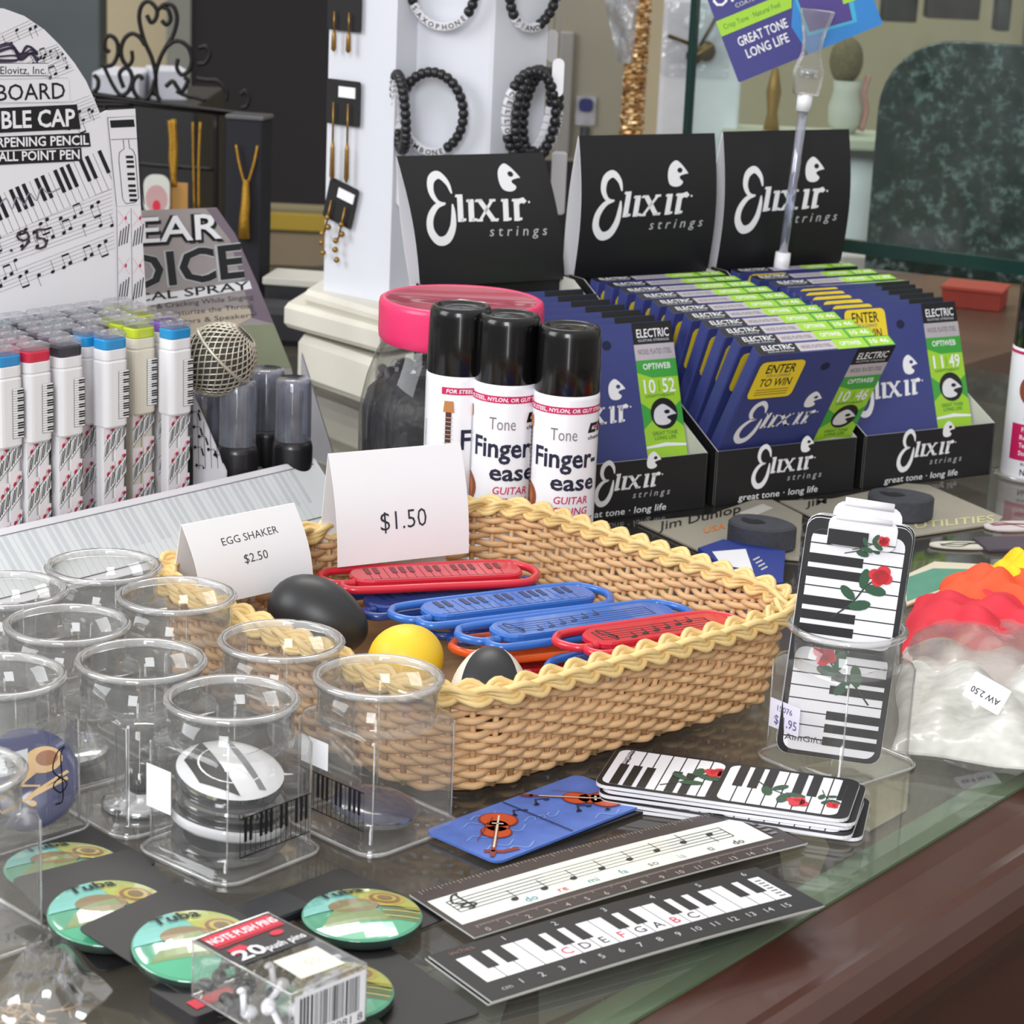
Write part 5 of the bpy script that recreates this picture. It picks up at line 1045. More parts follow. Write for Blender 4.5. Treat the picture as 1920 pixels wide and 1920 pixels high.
disc_in(8, 'domed_disc', 'white-rimmed disc in the middle of the front cup stack', 'button', .0245, .007, (.0, .0, .0255), (.12, .05, 1.2), PBK, CHR, Cv().poly([(-.02, 0), (.0, -.02), (.004, -.016), (-.012, .008)], PWH), DG)
disc_in(8, 'domed_disc', 'topmost black and white disc in the front cup stack', 'button', .0240, .007, (.001, .002, .0350), (.22, .03, .6), PWH, CHR, stripe, DG)
NVY = K('button_navy', (40, 46, 96), .2, coat=.8); BRZ = K('trombone_tan', (214, 176, 124), .35)
tr = Cv(); tr.disc(.007, .008, .0085, .0062, BRZ, 1, 20, .2); tr.disc(.0085, .0088, .005, .0036, K('bell_brown', (150, 96, 60), .4), 2, 16, .2)
tr.line([(.003, .004), (-.004, -.004), (-.014, -.012)], [.005, .0022, .0016], BRZ, 1); tr.line([(-.014, -.012), (-.010, -.016), (.018, .000)], .0015, BRZ, 1); tr.line([(-.004, -.004), (.006, -.004), (.002, -.010)], .0012, BRZ, 1); tr.line([(.001, -.009), (.018, .003)], .0014, BRZ, 1); tr.disc(.003, -.012, .002, .0014, BRZ, 2, 10)
disc_in(7, 'trombone_button', 'round navy button with a trombone leaning in the left cup', 'button', .0235, .006, (.010, -.006, .021), (.95, 0, .12), NVY, CHR, tr)
disc_in(9, 'navy_disc', 'dark navy disc with bright rim lying at the bottom of the basket-side cup', 'button', .020, .005, (.0, .0, .008), (.05, .1, 0), K('disc_navy', (44, 48, 78), .2, coat=.8), CHR)
disc_in(5, 'black_disc', 'dark disc lying in the cup against the basket rim', 'button', .020, .005, (0, 0, .007), (.05, .02, 0), PBK, CHR)
disc_in(4, 'silver_disc', 'silver-edged disc lying in the cup second from the left edge', 'button', .020, .005, (0, 0, .007), (.04, -.05, 0), CHR, CHR)
disc_in(3, 'black_disc', 'dark disc at the bottom of the cup below the EGG SHAKER card', 'button', .019, .005, (0, 0, .007), (0, .05, 0), PBK, CHR)
c6 = cups[6]; t = thing('glass_trinket', 'small clear trinket on a round chrome foot inside the cup behind the disc cup', 'trinket', (c6.location.x, c6.location.y, .0006)); m = MB(); m.lathe([(0, 0), (.018, 0), (.0185, .002), (.016, .004), (.008, .006), (.006, .010), (0, .011)], CHR, 36); m.build('round_foot', t)
m = MB(); m.lathe([(.0075, .0105), (.0075, .020), (.0, .021)], PBK, 24); m.build('dark_core', t)
m = MB(); m.lathe([(.012, .0045), (.012, .040), (.010, .042), (0, .042)], CLEAR, 30); m.build('clear_tube', t)
# tall printed strips: two rounded panels with keys and a rose on a black strip
GR = K('leaf_green', (34, 78, 50), .45); GRD = K('leaf_dark', (20, 48, 32), .45); RRED = K('rose_red', (206, 30, 44), .4); RDK = K('rose_dark', (140, 16, 30), .4)
SW, SL = .0515, .1195
def rose(f, x, y, k, a, L=5):
    c, s = cos(a), sin(a); at = lambda u, v: (x+k*(u*c-v*s), y+k*(u*s+v*c))
    f.line([at(p.x, p.y) for p in smooth_path([(0, 0), (-1.2, -.2), (-2.6, -.9), (-4.4, -1.3)], 5)], .12*k, GRD, L)
    for u, v, r, b in ((-1.1, .35, .75, .9), (-.75, -.75, .8, -.7), (-2.6, -.1, .7, 1.9), (-2.2, -1.3, .8, -.3)): f.disc(*at(u, v), r*k, r*k*.48, GR, L+1, 12, a+b)
    for u, v, r in ((0, 0, .62), (.35, .25, .5), (-.3, .35, .45), (.3, -.3, .45), (-.35, -.2, .42)): f.disc(*at(u, v), r*k, r*k*.9, RRED, L+2, 14)
    for r in (.2, .38): f.line([at(r*cos(q*.6)+.05, r*sin(q*.6)+.05) for q in range(7)], .07*k, RDK, L+3)
def strip_cv():
    f = Cv()
    for y0, y1, fl in ((.0575, .1140, 0), (.0025, .0550, 1)):
        g = Cv(); h = y1-y0; x0 = -SW/2+.003; w = SW-.006; n = 8; k = h/n; g.rect(x0, y0, -x0, y1, WHITE, 2)
        for i in range(1, n): g.line([(x0, y0+i*k), (-x0, y0+i*k)], .0006, BLACK, 3)
        for i in (0, 1, 2, 4, 5, 7):
            g.rect(x0 if not fl else -x0-w*.58, y0+(i+.62)*k, (x0+w*.58) if not fl else -x0, y0+(i+1.28)*k, BLACK, 4)
        if not fl: rose(g, .013, y0+h*.80-.0085, .0068, .55); rose(g, .011, y0+h-.0035, .0040, .1)
        else: rose(g, -.008, y0+h*.95, .0072, 2.1)
        if fl: g.text('AlmGifts', x0+.010, y0+.0045, .0030, BLACK, 5, w=.019, bold=-.004)
        g.clip(rrect(SW-.006, h, .005, 4, 0, (y0+y1)/2)); f.it += g.it
    return f
SCV = strip_cv()
def strip(lab, cat_loc, rot, back=False):
    t = thing('rose_strip', lab, 'nail board', cat_loc, 0, 'piano and rose printed strips'); t.rotation_euler = rot; m = MB(); m.prism(rrect(SW, SL, .006, 4, 0, SL/2), -.0008, .0008, WHITE, M=TR(0, 0, 0, pi/2)); Cv().poly(rrect(SW-.0002, SL-.0002, .006, 4, 0, SL/2), BLACK, 1).emit(m, lambda u, w, o: (u, -.0008-o, w))
    SCV.emit(m, lambda u, w, o: (u, -.0008-o, w)); m.build('printed_strip', t); return t

def sticker_r():
    f = Cv(); f.rect(-.022, .018, -.002, .033, K('sticker_lilac', (224, 220, 236), .6)); f.text('15076', -.012, .0275, .0028, K('sticker_print', (110, 100, 150), .6), 2, w=.010); f.text('$ 1.95', -.011, .0205, .0045, K('sticker_print', (110, 100, 150), .6), 2, w=.015); return f
cupside('R', 'price_sticker', 3, Cv(), None) if 0 else None
m = MB(); h = CW/2+.0004; f = sticker_r(); f.emit(m, lambda u, w, o: (-h-o, -u, w)); m.build('price_sticker', [c for c in cR.children if c.name.startswith('square_base')][0], label='lilac price sticker reading $1.95')
ry = radians(-6)
st1 = strip('front piano and rose strip standing in the right clear cup', (pR.x-.0065, pR.y-.012, .006), (-.10, radians(3.5), ry))
for lab, dx, dy, dz, rx, a in (('second piano and rose strip right behind the front one in the cup', .0, .0035, .0005, -.10, 3.8), ('third piano and rose strip in the right clear cup', .001, .008, .0, -.09, 4.2)):
    dup(st1, label=lab, location=V((pR.x-.0065+dx, pR.y-.012+dy, .006+dz)), rot=(rx, radians(a), ry))
t = thing('white_clip_strip', 'narrow white strip with rose print rising highest at the back of the strip cup', 'nail board', (pR.x-.003, pR.y+.004, .006)); t.rotation_euler = (-.10, radians(4.5), ry)
m = MB(); m.prism(rrect(.034, .1245, .006, 4, 0, .0622), -.0009, .0009, WHITE, .0004, M=TR(0, 0, 0, pi/2)); m.tube([(-.012, -.0005, .1245), (.012, -.0005, .1245)], .0022, WHITE, 8)
m.build('white_strip', t)
t = thing('front_white_strip', 'short white tab with small rose clipped over the front strip top', 'tab', (pR.x-.0065, pR.y-.0144, .006)); t.rotation_euler = (-.10, radians(3.5), ry)
m = MB(); m.prism(rrect(.0335, .0145, .004, 4, .001, .1145), -.0016, .0006, WHITE, .0003, M=TR(0, 0, 0, pi/2)); m.tube([(-.0125, -.0004, .1215), (.0145, -.0004, .1215)], .0014, WHITE, 8)
f = Cv(); f.rect(-.0155, .108, .004, .1155, BLACK, 1); f.line([(.004, .1105), (.0175, .1105)], .0005, BLACK); rose(f, .0115, .1125, .0034, .1, 2); f.emit(m, lambda u, w, o: (u, -.0017-o, w)); m.build('printed_tab', t)
# lying stack of the same strips
lay = (G(1140, 1462, .006), G(1642, 1532, .006)); la = yaw(*lay)
for i, (dx, dy, rz, lab) in enumerate(((.004, -.004, .03, 'lowest strip of the lying rose strip stack'), (.001, -.002, -.02, 'second strip from below in the lying rose strip stack'), (.0, .0, .015, 'third strip from below in the lying rose strip stack'), (.002, .001, .0, 'fourth strip from below in the lying rose strip stack'), (-.001, .002, -.012, 'topmost strip of the lying rose strip stack'))):
    A = lay[0]; q = dup(st1, label=lab, location=V((A.x+dx, A.y+dy+.006, .0012+i*.0021)), rot=(-pi/2, 0, 0)); q.rotation_euler = (-pi/2 + .0, 0, la-pi/2+rz)
    q.rotation_euler = (M4.Rotation(la-pi/2+rz, 4, 'Z') @ M4.Rotation(-pi/2, 4, 'X') @ M4.Rotation(.0, 4, 'Y')).to_euler()

# ---------------------------------------------------------------- rulers, violin cards
def flat(name, lab, cat, A, B, d, z, th, base, cv, bend=0., grp=None, r=.0015, corner=None, wd=None):
    A, B = G(*A, z), G(*B, z); w = wd or (B-A).length; t = thing(name, lab, cat, (A.x, A.y, z), yaw(A, B), grp); m = MB()
    bz = lambda u: bend*sin(pi*max(0, min(1, u/w)))
    m.sheet(24 if bend else 1, 1, lambda u, v, o: V((u*w, v*d, bz(u*w)+th+o)), base, K('sheet_edge', (190, 190, 186), .5), th=th) if r < .002 else m.prism(rrect(w, d, r, 4, w/2, d/2), 0, th, base)
    if cv: cv.emit(m, lambda u, w_, o: (u, w_, bz(u)+th+.0001+o), strip=.008 if bend else None)
    m.build('printed_sheet', t); return t
def piano_ruler(w, d):
    f = Cv(); f.rect(0, 0, w, d, BLACK, 1); y0, y1 = d*.30, d*.80; x0, x1 = .007, w-.006; f.rect(x0, y0, x1, y1, WHITE, 2); n = 17; k = (x1-x0)/n
    for i in range(1, n): f.line([(x0+i*k, y0), (x0+i*k, y1)], .0004, BLACK, 3)
    for i in range(1, n):
        if (i+0) % 7 in (1, 2, 4, 5, 6): f.rect(x0+i*k-k*.3, y0+(y1-y0)*.40, x0+i*k+k*.3, y1, BLACK, 4)
    for i, c in enumerate('CDEFGABC'): f.text(c, x0+(4.5+i)*k, y0+.0022, .0052, RED if c in 'F' or i in (0, 6) else BLACK, 4, bold=.0)
    for i in range(1, 16): f.text(str(i), x0+.002+i*.0098, d*.12, .0036, LGREY, 3, bold=.0)
    f.text('cm', x0+.004, d*.10, .003, LGREY, 3, bold=-.01)
    for i in range(1, 7): f.text(str(i), x0+.001+i*.0254, d*.87, .0034, LGREY, 3, bold=.0)
    f.text('inches', x0+.006, d*.88, .0032, K('brown_ink', (150, 110, 96), .5), 3, bold=-.01); 
    for j in range(7): f.rect(x1-.005, y0+.002+j*.0027, x1-.0015, y0+.0030+j*.0027, GREY, 4)
    return f
w1 = (G(1543, 1700, .004)-G(922, 1880, .004)).length
for i, (dx, lab) in enumerate(((3, 'lowest keyboard ruler of the front ruler stack'), (-7, 'middle keyboard ruler of the front ruler stack'), (0, 'topmost black and white keyboard ruler of the front stack, with C D E letters'))):
    flat('keyboard_ruler', lab, 'ruler', (922+dx, 1882-dx*.6), (1543+dx, 1702-dx*.6), .0445, .0008+i*.0018, .0009, BLACK, piano_ruler(w1, .0445), .0014, 'keyboard rulers in a stack')
def staff_ruler(w, d):
    f = Cv(); f.rect(0, 0, w, d, K('ruler_brown', (50, 38, 38), .4), 1); y0, y1 = d*.24, d*.78; f.rect(.002, y0, w-.010, y1, K('ruler_pale', (226, 228, 222), .4, var=.02), 2)
    f.poly([(.05, y0), (.12, y0), (.13, y1), (.06, y1)], K('ruler_tint', (232, 232, 218), .4), 3); g = (y1-y0)*.105; s0 = y0+(y1-y0)*.38
    for i in range(5): f.line([(.008, s0+i*g), (w-.025, s0+i*g)], .0004, BLACK, 4)
    for x in (.008, w-.025): f.line([(x, s0), (x, s0+4*g)], .0005, BLACK, 4)
    c = smooth_path([(-.0012, -.006), (.0012, -.005), (.0008, .009), (.002, .011), (-.0008, .010), (-.003, .003), (.003, -.002), (.001, -.0045), (-.0025, -.002), (.001, .0)], 5); f.line([(p.x*1.3+.014, p.y*.85+s0+2*g) for p in c], .0010, BLACK, 5)
    for i, s in enumerate(('do', 're', 'mi', 'fa', 'so', 'la', 'ti', 'do')):
        x = .034+i*(w-.068)/7; yy = s0+(-1+i*.5)*g*1.0+g*.0
        f.disc(x, yy, .0020, .0015, BLACK, 5, 10, .3); f.line([(x+.0017 if i < 7 else x-.0017, yy), (x+.0017 if i < 7 else x-.0017, yy+.0085*(1 if i < 7 else -1))], .0004, BLACK, 5)
        f.text(s, x+.006, y0+.0018, .0042, (K('teal_ink', (60, 150, 160), .5), RED, K('teal_ink', (60, 150, 160), .5), K('teal_ink', (60, 150, 160), .5), GREY, LGREY, GREY, BLACK)[i], 5, bold=.0)
    r = K('tick_pale', (190, 176, 168), .5)
    for i in range(int((w-.012)/.001)):
        f.line([(.006+i*.001, .0078), (.006+i*.001, .0078-(.0026 if i % 10 == 0 else .0013))], .00022, r, 3)
        if i % 2 == 0: f.line([(.004+i*.001, d-.0006), (.004+i*.001, d-(.004 if i % 10 == 0 else .0022))], .00025, r, 3)
    for i in range(16): f.text(str(i), .0085+i*.0103, .0006, .0032, r, 3, bold=-.005)
    for j in range(5): f.rect(w-.0085, y0+.003+j*.004, w-.004, y0+.005+j*.004, GREY, 4)
    return f
w2 = (G(1512, 1583, .004)-G(889, 1761, .004)).length
for i, (dx, lab) in enumerate(((2, 'lower of the do-re-mi rulers'), (0, 'upper do-re-mi ruler with treble clef and note names'))):
    flat('staff_ruler', lab, 'ruler', (889+dx, 1761-dx*.6), (1512+dx, 1584-dx*.6), .0475, .0008+i*.0018, .0009, BLACK, staff_ruler(w2, .0475), .0016, 'do-re-mi rulers in a stack')
VB = K('violin_card_blue', (82, 116, 196), .35, var=.35, scale=90); VO = K('violin_orange', (200, 78, 40), .35, var=.12, scale=50); VOD = K('violin_dark', (130, 40, 24), .4)
def violin(f, x, y, k, a, L=2):
    c, s = cos(a), sin(a); at = lambda u, v: (x+k*(u*c-v*s), y+k*(u*s+v*c))
    for mt, g, l in ((VOD, 1.12, L), (VO, 1., L+1)):
        f.disc(*at(0, -1.), .95*g*k, .85*g*k, mt, l, 20, a); f.disc(*at(0, .55), .75*g*k, .72*g*k, mt, l, 20, a); f.disc(*at(0, -.2), .6*g*k, .7*g*k, mt, l, 16, a)
    f.line([at(0, -.2), at(0, 3.1)], .22*k, VOD, L+3); f.line([at(0, -1.5), at(0, 2.6)], .10*k, K('string_pale', (226, 214, 190), .5), L+4); f.line([at(-.3, -.45), at(.3, -.45)], .12*k, K('string_pale', (226, 214, 190), .5), L+4); f.line([at(0, 2.9), at(.0, 3.7)], [.4*k, .2*k], VOD, L+3); f.line([at(.3, -1.2), at(.9, 1.9)], .05*k, VOD, L+4)
def vcard(a, seed):
    f = Cv(); r = random.Random(seed); L = .050
    g = Cv()
    for i in range(9):
        x, y = r.uniform(.004, .09), r.uniform(.004, .042); g.line([(p.x, p.y) for p in smooth_path([(x, y), (x+.006, y+.002), (x+.010, y-.003), (x+.017, y)], 4)], .0009, K('swirl_pale', (116, 150, 214), .4), 1)
        if i < 6: x, y = r.uniform(.006, .09), r.uniform(.006, .040); g.line([(x, y), (x+.004, y+.0045), (x+.008, y+.002)], .0012, K('ink_blue_black', (30, 34, 60), .4), 2); g.disc(x, y, .0018, .0012, K('ink_blue_black', (30, 34, 60), .4), 2, 8); g.disc(x+.008, y+.001, .0018, .0012, K('ink_blue_black', (30, 34, 60), .4), 2, 8)
    violin(g, .027, .026, .0088, 2.27, 3); violin(g, .084, .022, .0088, .75, 3); g.line([(.0505, 0), (.0505, .046)], .0010, K('fold_dark', (34, 44, 84), .5), 4); g.line([(.004+.002*0, .012), (.010, .006), (.018, .004)], .003, VOD, 3)
    g.clip(rrect(.102, .044, .004, 4, .052, .023)); f.it = g.it; return f
flat('violin_strip', 'lower blue violin strip peeking out under the upper one', 'nail board', (938, 1622), (1245, 1512), .046, .0006, .0012, BLACK, vcard(0, 2), 0, 'violin strips', r=.005, wd=.104)
flat('violin_strip', 'upper blue strip with two orange violins lying by the basket corner', 'nail board', (932, 1622), (1240, 1500), .046, .0022, .0012, VB, vcard(0, 1), 0, 'violin strips', r=.005, wd=.104)

# ---------------------------------------------------------------- tuba buttons on black cards
TGa = K('button_green', (84, 160, 128), .12, coat=1., var=.2, scale=30); TBc = K('card_black', (28, 27, 29), .5)
def tuba_cv(r):
    f = Cv(); g = Cv(); g.poly([(-r, r*.1), (-r, r), (r, r), (r, r*.0)], K('button_teal', (128, 196, 188), .12, coat=1.), 1); g.poly([(-.2*r, r), (r, r), (r, -r*.2), (.1*r, r*.2)], K('button_lime', (180, 190, 100), .12, coat=1.), 2); g.poly([(-r, -.38*r), (r, -.50*r), (r, -r), (-r, -r)], K('button_jade', (76, 168, 128), .12, coat=1.), 2)
    br = K('tuba_brown', (132, 110, 72), .2, coat=1.); gd = K('tuba_gold', (196, 172, 82), .2, coat=1.)
    g.disc(-.12*r, .12*r, .42*r, .26*r, br, 3, 20, -.2); g.poly([(-.45*r, .05*r), (.1*r, .2*r), (.40*r, -.50*r), (-.80*r, -.42*r)], K('tuba_olive', (120, 140, 84), .2, coat=1.), 3)
    for i in range(4): g.disc(.48*r, .32*r, .34*r-.07*r*i, .30*r-.06*r*i, gd if i % 2 == 0 else br, 3+i, 22)
    for i in range(6): g.line([(.30*r, .02*r-.09*r*i), (1.0*r, -.06*r-.10*r*i)], .04*r, br if i % 2 else gd, 4)
    g.text('Tuba', -.16*r, .60*r, .26*r, BLACK, 8, w=.80*r, a=.20, bold=.02); g.clip([(r*.97*cos(2*pi*i/40), r*.97*sin(2*pi*i/40)) for i in range(40)]); f.it = g.it; return f
BR = .0248; TCV = tuba_cv(BR)
def tuba(px, py, z, lab, rz, tilt=(0, 0)):
    p = G(px, py, z+.006); t = thing('tuba_button', lab, 'button', (p.x, p.y, z), rz, 'green tuba buttons'); t.rotation_euler = (tilt[0], tilt[1], rz); dz = lambda r: .0048+.0032*(1-min(1, r/BR)**2)
    m = MB(); m.lathe([(0, .0004), (BR*.96, .0003), (BR*.995, .0015), (BR, .0035), (BR, .0046)], K('button_rim', (46, 60, 54), .25, coat=.6), 56); m.build('back_shell', t)
    m = MB(); m.lathe([(BR, .0046), (BR*.985, .0052), (BR*.93, dz(BR*.93)), (BR*.8, dz(BR*.8)), (BR*.6, dz(BR*.6)), (BR*.3, dz(BR*.3)), (0, dz(0))], TGa, 56)
    TCV.emit(m, lambda u, w, o: (u, w, dz(hypot(u, w))+.0002+o), strip=.0045, vstrip=.0045); m.sm = [True]*len(m.f); m.build('domed_face', t, label='domed face printed with a tuba'); return t
def bcard(lab, A, B, d, z, th=0.):
    A, B = G(*A, z), G(*B, z); w = (B-A).length; m = MB(); m.prism(rrect(w, d, .004, 4, w/2, -d/2), 0, .0007, TBc, .0002); o = m.build('backing_card', loc=(A.x, A.y, z), rotz=yaw(A, B), label=lab, cat='card', group='black button cards'); o.rotation_euler = (th, 0, yaw(A, B)); return o
bcard('black card under the tuba button at the far left', (-20, 1600), (160, 1546), .055, .0005); b1 = tuba(118, 1620, .0015, 'tuba button half hidden by the card in front of it, far left', .35)
bcard('black card under the second tuba button from the left', (18, 1650), (250, 1592), .078, .0115, .125); tuba(205, 1705, .0070, 'second tuba button from the left, shiny, overlapped by the next card', .35, (.11, 0))
bcard('black card under the third tuba button, partly below the push pin box', (142, 1742), (345, 1652), .080, .0150, .150); tuba(366, 1766, .0085, 'third tuba button from the left, half under the push pin box', .35, (.13, 0))
bcard('black card under the lone right tuba button', (476, 1690), (640, 1628), .066, .0005); tuba(679, 1710, .0016, 'tuba button lying alone right of the push pin box', .35)
bcard('black card below the push pin box with one pointed corner showing', (560, 1800), (705, 1760), .075, .0005); tuba(618, 1852, .0016, 'tuba button showing only its gold edge beneath the push pin box', .30)
p = G(500, 1720, .001); m = MB(); m.prism(rrect(.034, .02, .003), 0, .004, K('dark_packet', (34, 36, 42), .3), .001); m.build('dark_packet', loc=(p.x, p.y, .0012), rotz=.8, label='small dark packet left of the lone tuba button', cat='packet')
# push pin box
z0_, z1_ = .014, .0365
qa, qb, qc = G(545, 1865, z1_), G(687, 1808, z1_), G(345, 1770, z1_); bx = thing('push_pin_box', 'small clear box of note-shaped push pins with barcode end', 'box', (qa.x, qa.y, z0_), yaw(qa, qb)); bw, bd_, bh = (qb-qa).length, (qc-qa).length, z1_-z0_
m = MB(); m.box(0, bw, 0, bd_, 0, bh, clear('pin_box_plastic', (.95, .95, .95), .05, (.75, .75, .75), .04, .07, .8, 2.6))
for x in (0, bw):
    for y in (0, bd_): m.tube([(x, y, 0), (x, y, bh)], .0004, RIMC, 5)
for z in (0, bh): m.tube([(0, 0, z), (bw, 0, z), (bw, bd_, z), (0, bd_, z)], .0005, RIMC, 5, True)
case = m.build('clear_case', bx)
m = MB(); f = Cv(); y0 = bd_*.50; m.box(.0006, bw-.0006, y0, bd_-.0006, bh+.0002, bh+.0005, K('label_black', (34, 32, 36), .4)); f.poly([(.002, bd_*.80), (bw-.002, bd_*.80), (bw-.002, bd_-.002), (.002, bd_-.002)], RED, 1); f.line([(.002, bd_*.775), (bw-.002, bd_*.785)], .0008, RED, 2); f.text('NOTE PUSH PINS', bw*.5, bd_*.84, .0042, EWH, 3, w=bw*.88, bold=.02); f.poly([(.004, y0+.007), (.012, y0+.009), (.010, y0+.013), (.003, y0+.012)], RED, 2); f.disc(bw*.75, y0+.012, .003, .002, RED, 2)
f.text('20', .009, y0+.0022, .0072, EWH, 3, w=.013, bold=.02); f.text('push pins', bw*.68, y0+.0022, .0040, EWH, 3, w=bw*.5); f.emit(m, lambda u, w, o: (u, w, bh+.0006+o)); m.build('top_label', case, label='black and red top label, 20 push pins')
m = MB(); f = Cv(); f.rect(.0015, .0005, bw-.0006, bh-.0015, STK, 1); r9 = random.Random(5); x = .004
while x < bw-.004:
    w = r9.choice((.0004, .0007, .001)); f.rect(x, .0055, x+w, bh-.003, BLACK, 2); x += w+r9.choice((.0004, .0006, .0009))
f.text('086 42081 8', bw*.55, .0015, .0030, BLACK, 2, w=bw*.8, bold=.0); f.emit(m, lambda u, w, o: (u, -.0004-o, w)); m.build('barcode_label', case, label='white barcode label')
m = MB(); f = Cv(); f.poly([(.010, .006), (.030, .005), (.031, .022), (.011, .023)], K('price_cream', (230, 226, 210), .6), 1); f.text('1.50', .020, .012, .004, LGREY, 2, w=.010, bold=-.01); f.emit(m, lambda u, w, o: (u, w, bh+.0004+o)); m.build('price_sticker', case, label='cream price sticker')
MW = M4.Translation(bx.location) @ M4.Rotation(bx.rotation_euler[2], 4, 'Z'); r9 = random.Random(8)
PWT = K('pin_white', (232, 232, 238), .35, coat=.3); PBK2 = K('pin_black', (32, 32, 36), .35, coat=.3); STL = K('pin_steel', (190, 190, 195), .25, 1.)
pin0 = {}
for i in range(20):
    wht = i < 9; x = bw*(.12+.76*((i % 3)/2))+r9.uniform(-.002, .002); y = bd_*(.10+.36*((i % 9)//3)/2) if wht else bd_*(.56+.38*(((i-9)//3)/3)); z = .0045+.006*(i % 2)
    lab = 'white note-shaped push pins heaped at the barcode end of the box' if wht else 'black note-shaped push pins heaped at the far end of the box'; k = 'w' if wht else 'b'
    rot = (r9.uniform(-.8, .8), r9.uniform(-.6, .6), r9.uniform(0, 6.2))
    if k not in pin0:
        o = pin0[k] = thing('push_pin', lab, 'push pin', MW @ V((x, y, z)), 0, lab); o.rotation_euler = rot; mt = PWT if wht else PBK2; m = MB(); m.ball((0, 0, 0), (.0036, .0028, .0026), mt, 14, 9); m.tube([(.003, 0, 0), (.0032, .0003, .009)], .0012, mt, 8); m.ball((.0042, .0003, .0088), (.0022, .0013, .0013), mt, 10, 6); m.build('note_head', o); m = MB(); m.tube([(0, 0, -.002), (0, -.001, -.007)], [.0005, .0002], STL, 6); m.build('pin_point', o)
    else: dup(pin0[k], location=MW @ V((x, y, z)), rot=rot)
# cellophane packet and paper shreds, bottom left
P = [G(*q, .004) for q in ((-60, 1940), (60, 2010), (212, 1880), (92, 1742))]; c = sum(P, V())/4
def fn(u, v, o):
    a = P[0]*(1-u)*(1-v)+P[1]*u*(1-v)+P[2]*u*v+P[3]*(1-u)*v-c
    return a+V((0, 0, .007*sin(pi*u)*sin(pi*v)+.0030*abs(sin(5*u+3*v))+.0016*abs(sin(7*v-3*u))+.001+o))
m = MB(); m.sheet(22, 22, fn, clear('cellophane_bag', (.97, .97, .97), .03, (.8, .8, .8), .06, .10, .7, 2.6, bump=.35, bscale=26.), th=.0008); m.build('cellophane_packet', loc=c, label='crinkled clear cellophane packet at the bottom left corner', cat='packet')
r9 = random.Random(2); m = MB(); ct = G(10, 1935, .003)
for i in range(90):
    a = r9.uniform(0, 6.28); x, y, z = r9.gauss(0, .010), r9.gauss(0, .010), r9.uniform(.001, .007); l = r9.uniform(.005, .012)
    m.tube([(x, y, z), (x+l*cos(a)*.5, y+l*sin(a)*.5, z+r9.uniform(0, .002)), (x+l*cos(a+.5), y+l*sin(a+.5), z)], .00045, K('shred_tan', (206, 178, 140), .7, var=.2), 4)
tag(m.build('paper_shreds', loc=(ct.x, ct.y, 0), label='tan shredded paper at the lower left corner', cat='shredded paper'), kind='stuff')
p = G(330, 1915, .001); flat('red_package', 'corner of a second black and red push pin package at the bottom edge', 'package', (365, 1935), (470, 1895), .03, .001, .006, K('label_black', (34, 32, 36), .4), Cv().poly([(.004, .004), (.024, .006), (.024, .012), (.004, .011)], RED, 2), 0, r=.0021)

# ---------------------------------------------------------------- right rear: carded pucks, bags, small prints
GC = K('card_grey_tan', (158, 152, 138), .6, var=.05); PUK = K('puck_charcoal', (62, 64, 72), .85, var=.2, scale=120, bump=.4)
def carded(lab, pts, z, puck, zp, cv_fn, lab2, prot):
    P = [G(*q, z) for q in pts]; c = sum(P, V())/len(P); out = [(p.x-c.x, p.y-c.y) for p in P]; m = MB(); m.prism(out, 0, .0012, GC)
    f = Cv(); cv_fn(f); sp = PL((c.x, c.y, z+.0012), (1, 0, 0), (0, 1, 0))
    f.emit(m, lambda u, w, o: (lambda q: (q[0], q[1], .0013+o))(sp.uv(u, -w))); m.build('backing_card', loc=(c.x, c.y, z), label=lab, cat='card')
    pp = G(*puck, zp+.012); t = thing('charcoal_puck', lab2, 'puck', (pp.x, pp.y, zp), prot)
    s = smooth_path([(-.024, -.006), (-.018, .012), (0, .019), (.016, .013), (.021, -.002), (.014, -.014), (-.006, -.017)], 6, True); m = MB(); m.prism([(p.x, p.y) for p in s][::-1], 0, .0165, PUK, .0015)
    f = Cv(); f.poly([(p.x, p.y) for p in smooth_path([(-.005, .002), (.002, .009), (.010, .006), (.013, -.001), (.006, -.001), (.002, -.003)], 4, True)], K('puck_hole', (22, 22, 26), .9), 1); f.emit(m, lambda u, w, o: (u, w, .0167+o)); m.build('puck_body', t)
def jd(f):
    c = K('script_ink', (38, 34, 30), .5); f.text('Jim Dunlop', 1312, -978, 15, c, 2, w=158, a=.22, sh=.3, bold=.01); f.text('USA', 1340, -996, 10, K('script_orange', (216, 128, 40), .5), 2, w=42, a=.22, sh=.2); f.poly([(1385, -962), (1430, -945), (1450, -953), (1405, -972)], K('sticker_pale', (204, 200, 194), .6), 1)
carded('grey-tan card with black script lettering behind the basket', ((1196, 982), (1330, 968), (1412, 940), (1448, 940), (1504, 968), (1498, 1052), (1312, 1036)), .0008, (1424, 990), .0022, jd, 'charcoal puck with dark hole on the script-lettered card', 2.6)
def jd2(f):
    f.text('JIM', 1530, -948, 10, K('script_ink', (38, 34, 30), .5), 2, w=40, a=.2, sh=.3); f.text('UTILITIES', 1790, -985, 12, K('pale_yellow', (206, 204, 150), .5), 2, w=150, a=.09)
carded('grey-tan card with pale letters in front of the right string box', ((1462, 942), (1560, 938), (1700, 909), (1740, 912), (1880, 972), (1868, 984), (1706, 1008), (1560, 990)), .0008, (1684, 938), .0022, jd2, 'charcoal puck with dark hole in front of the right string box', 2.9)
BLC = K('blue_packet', (38, 58, 140), .4); 
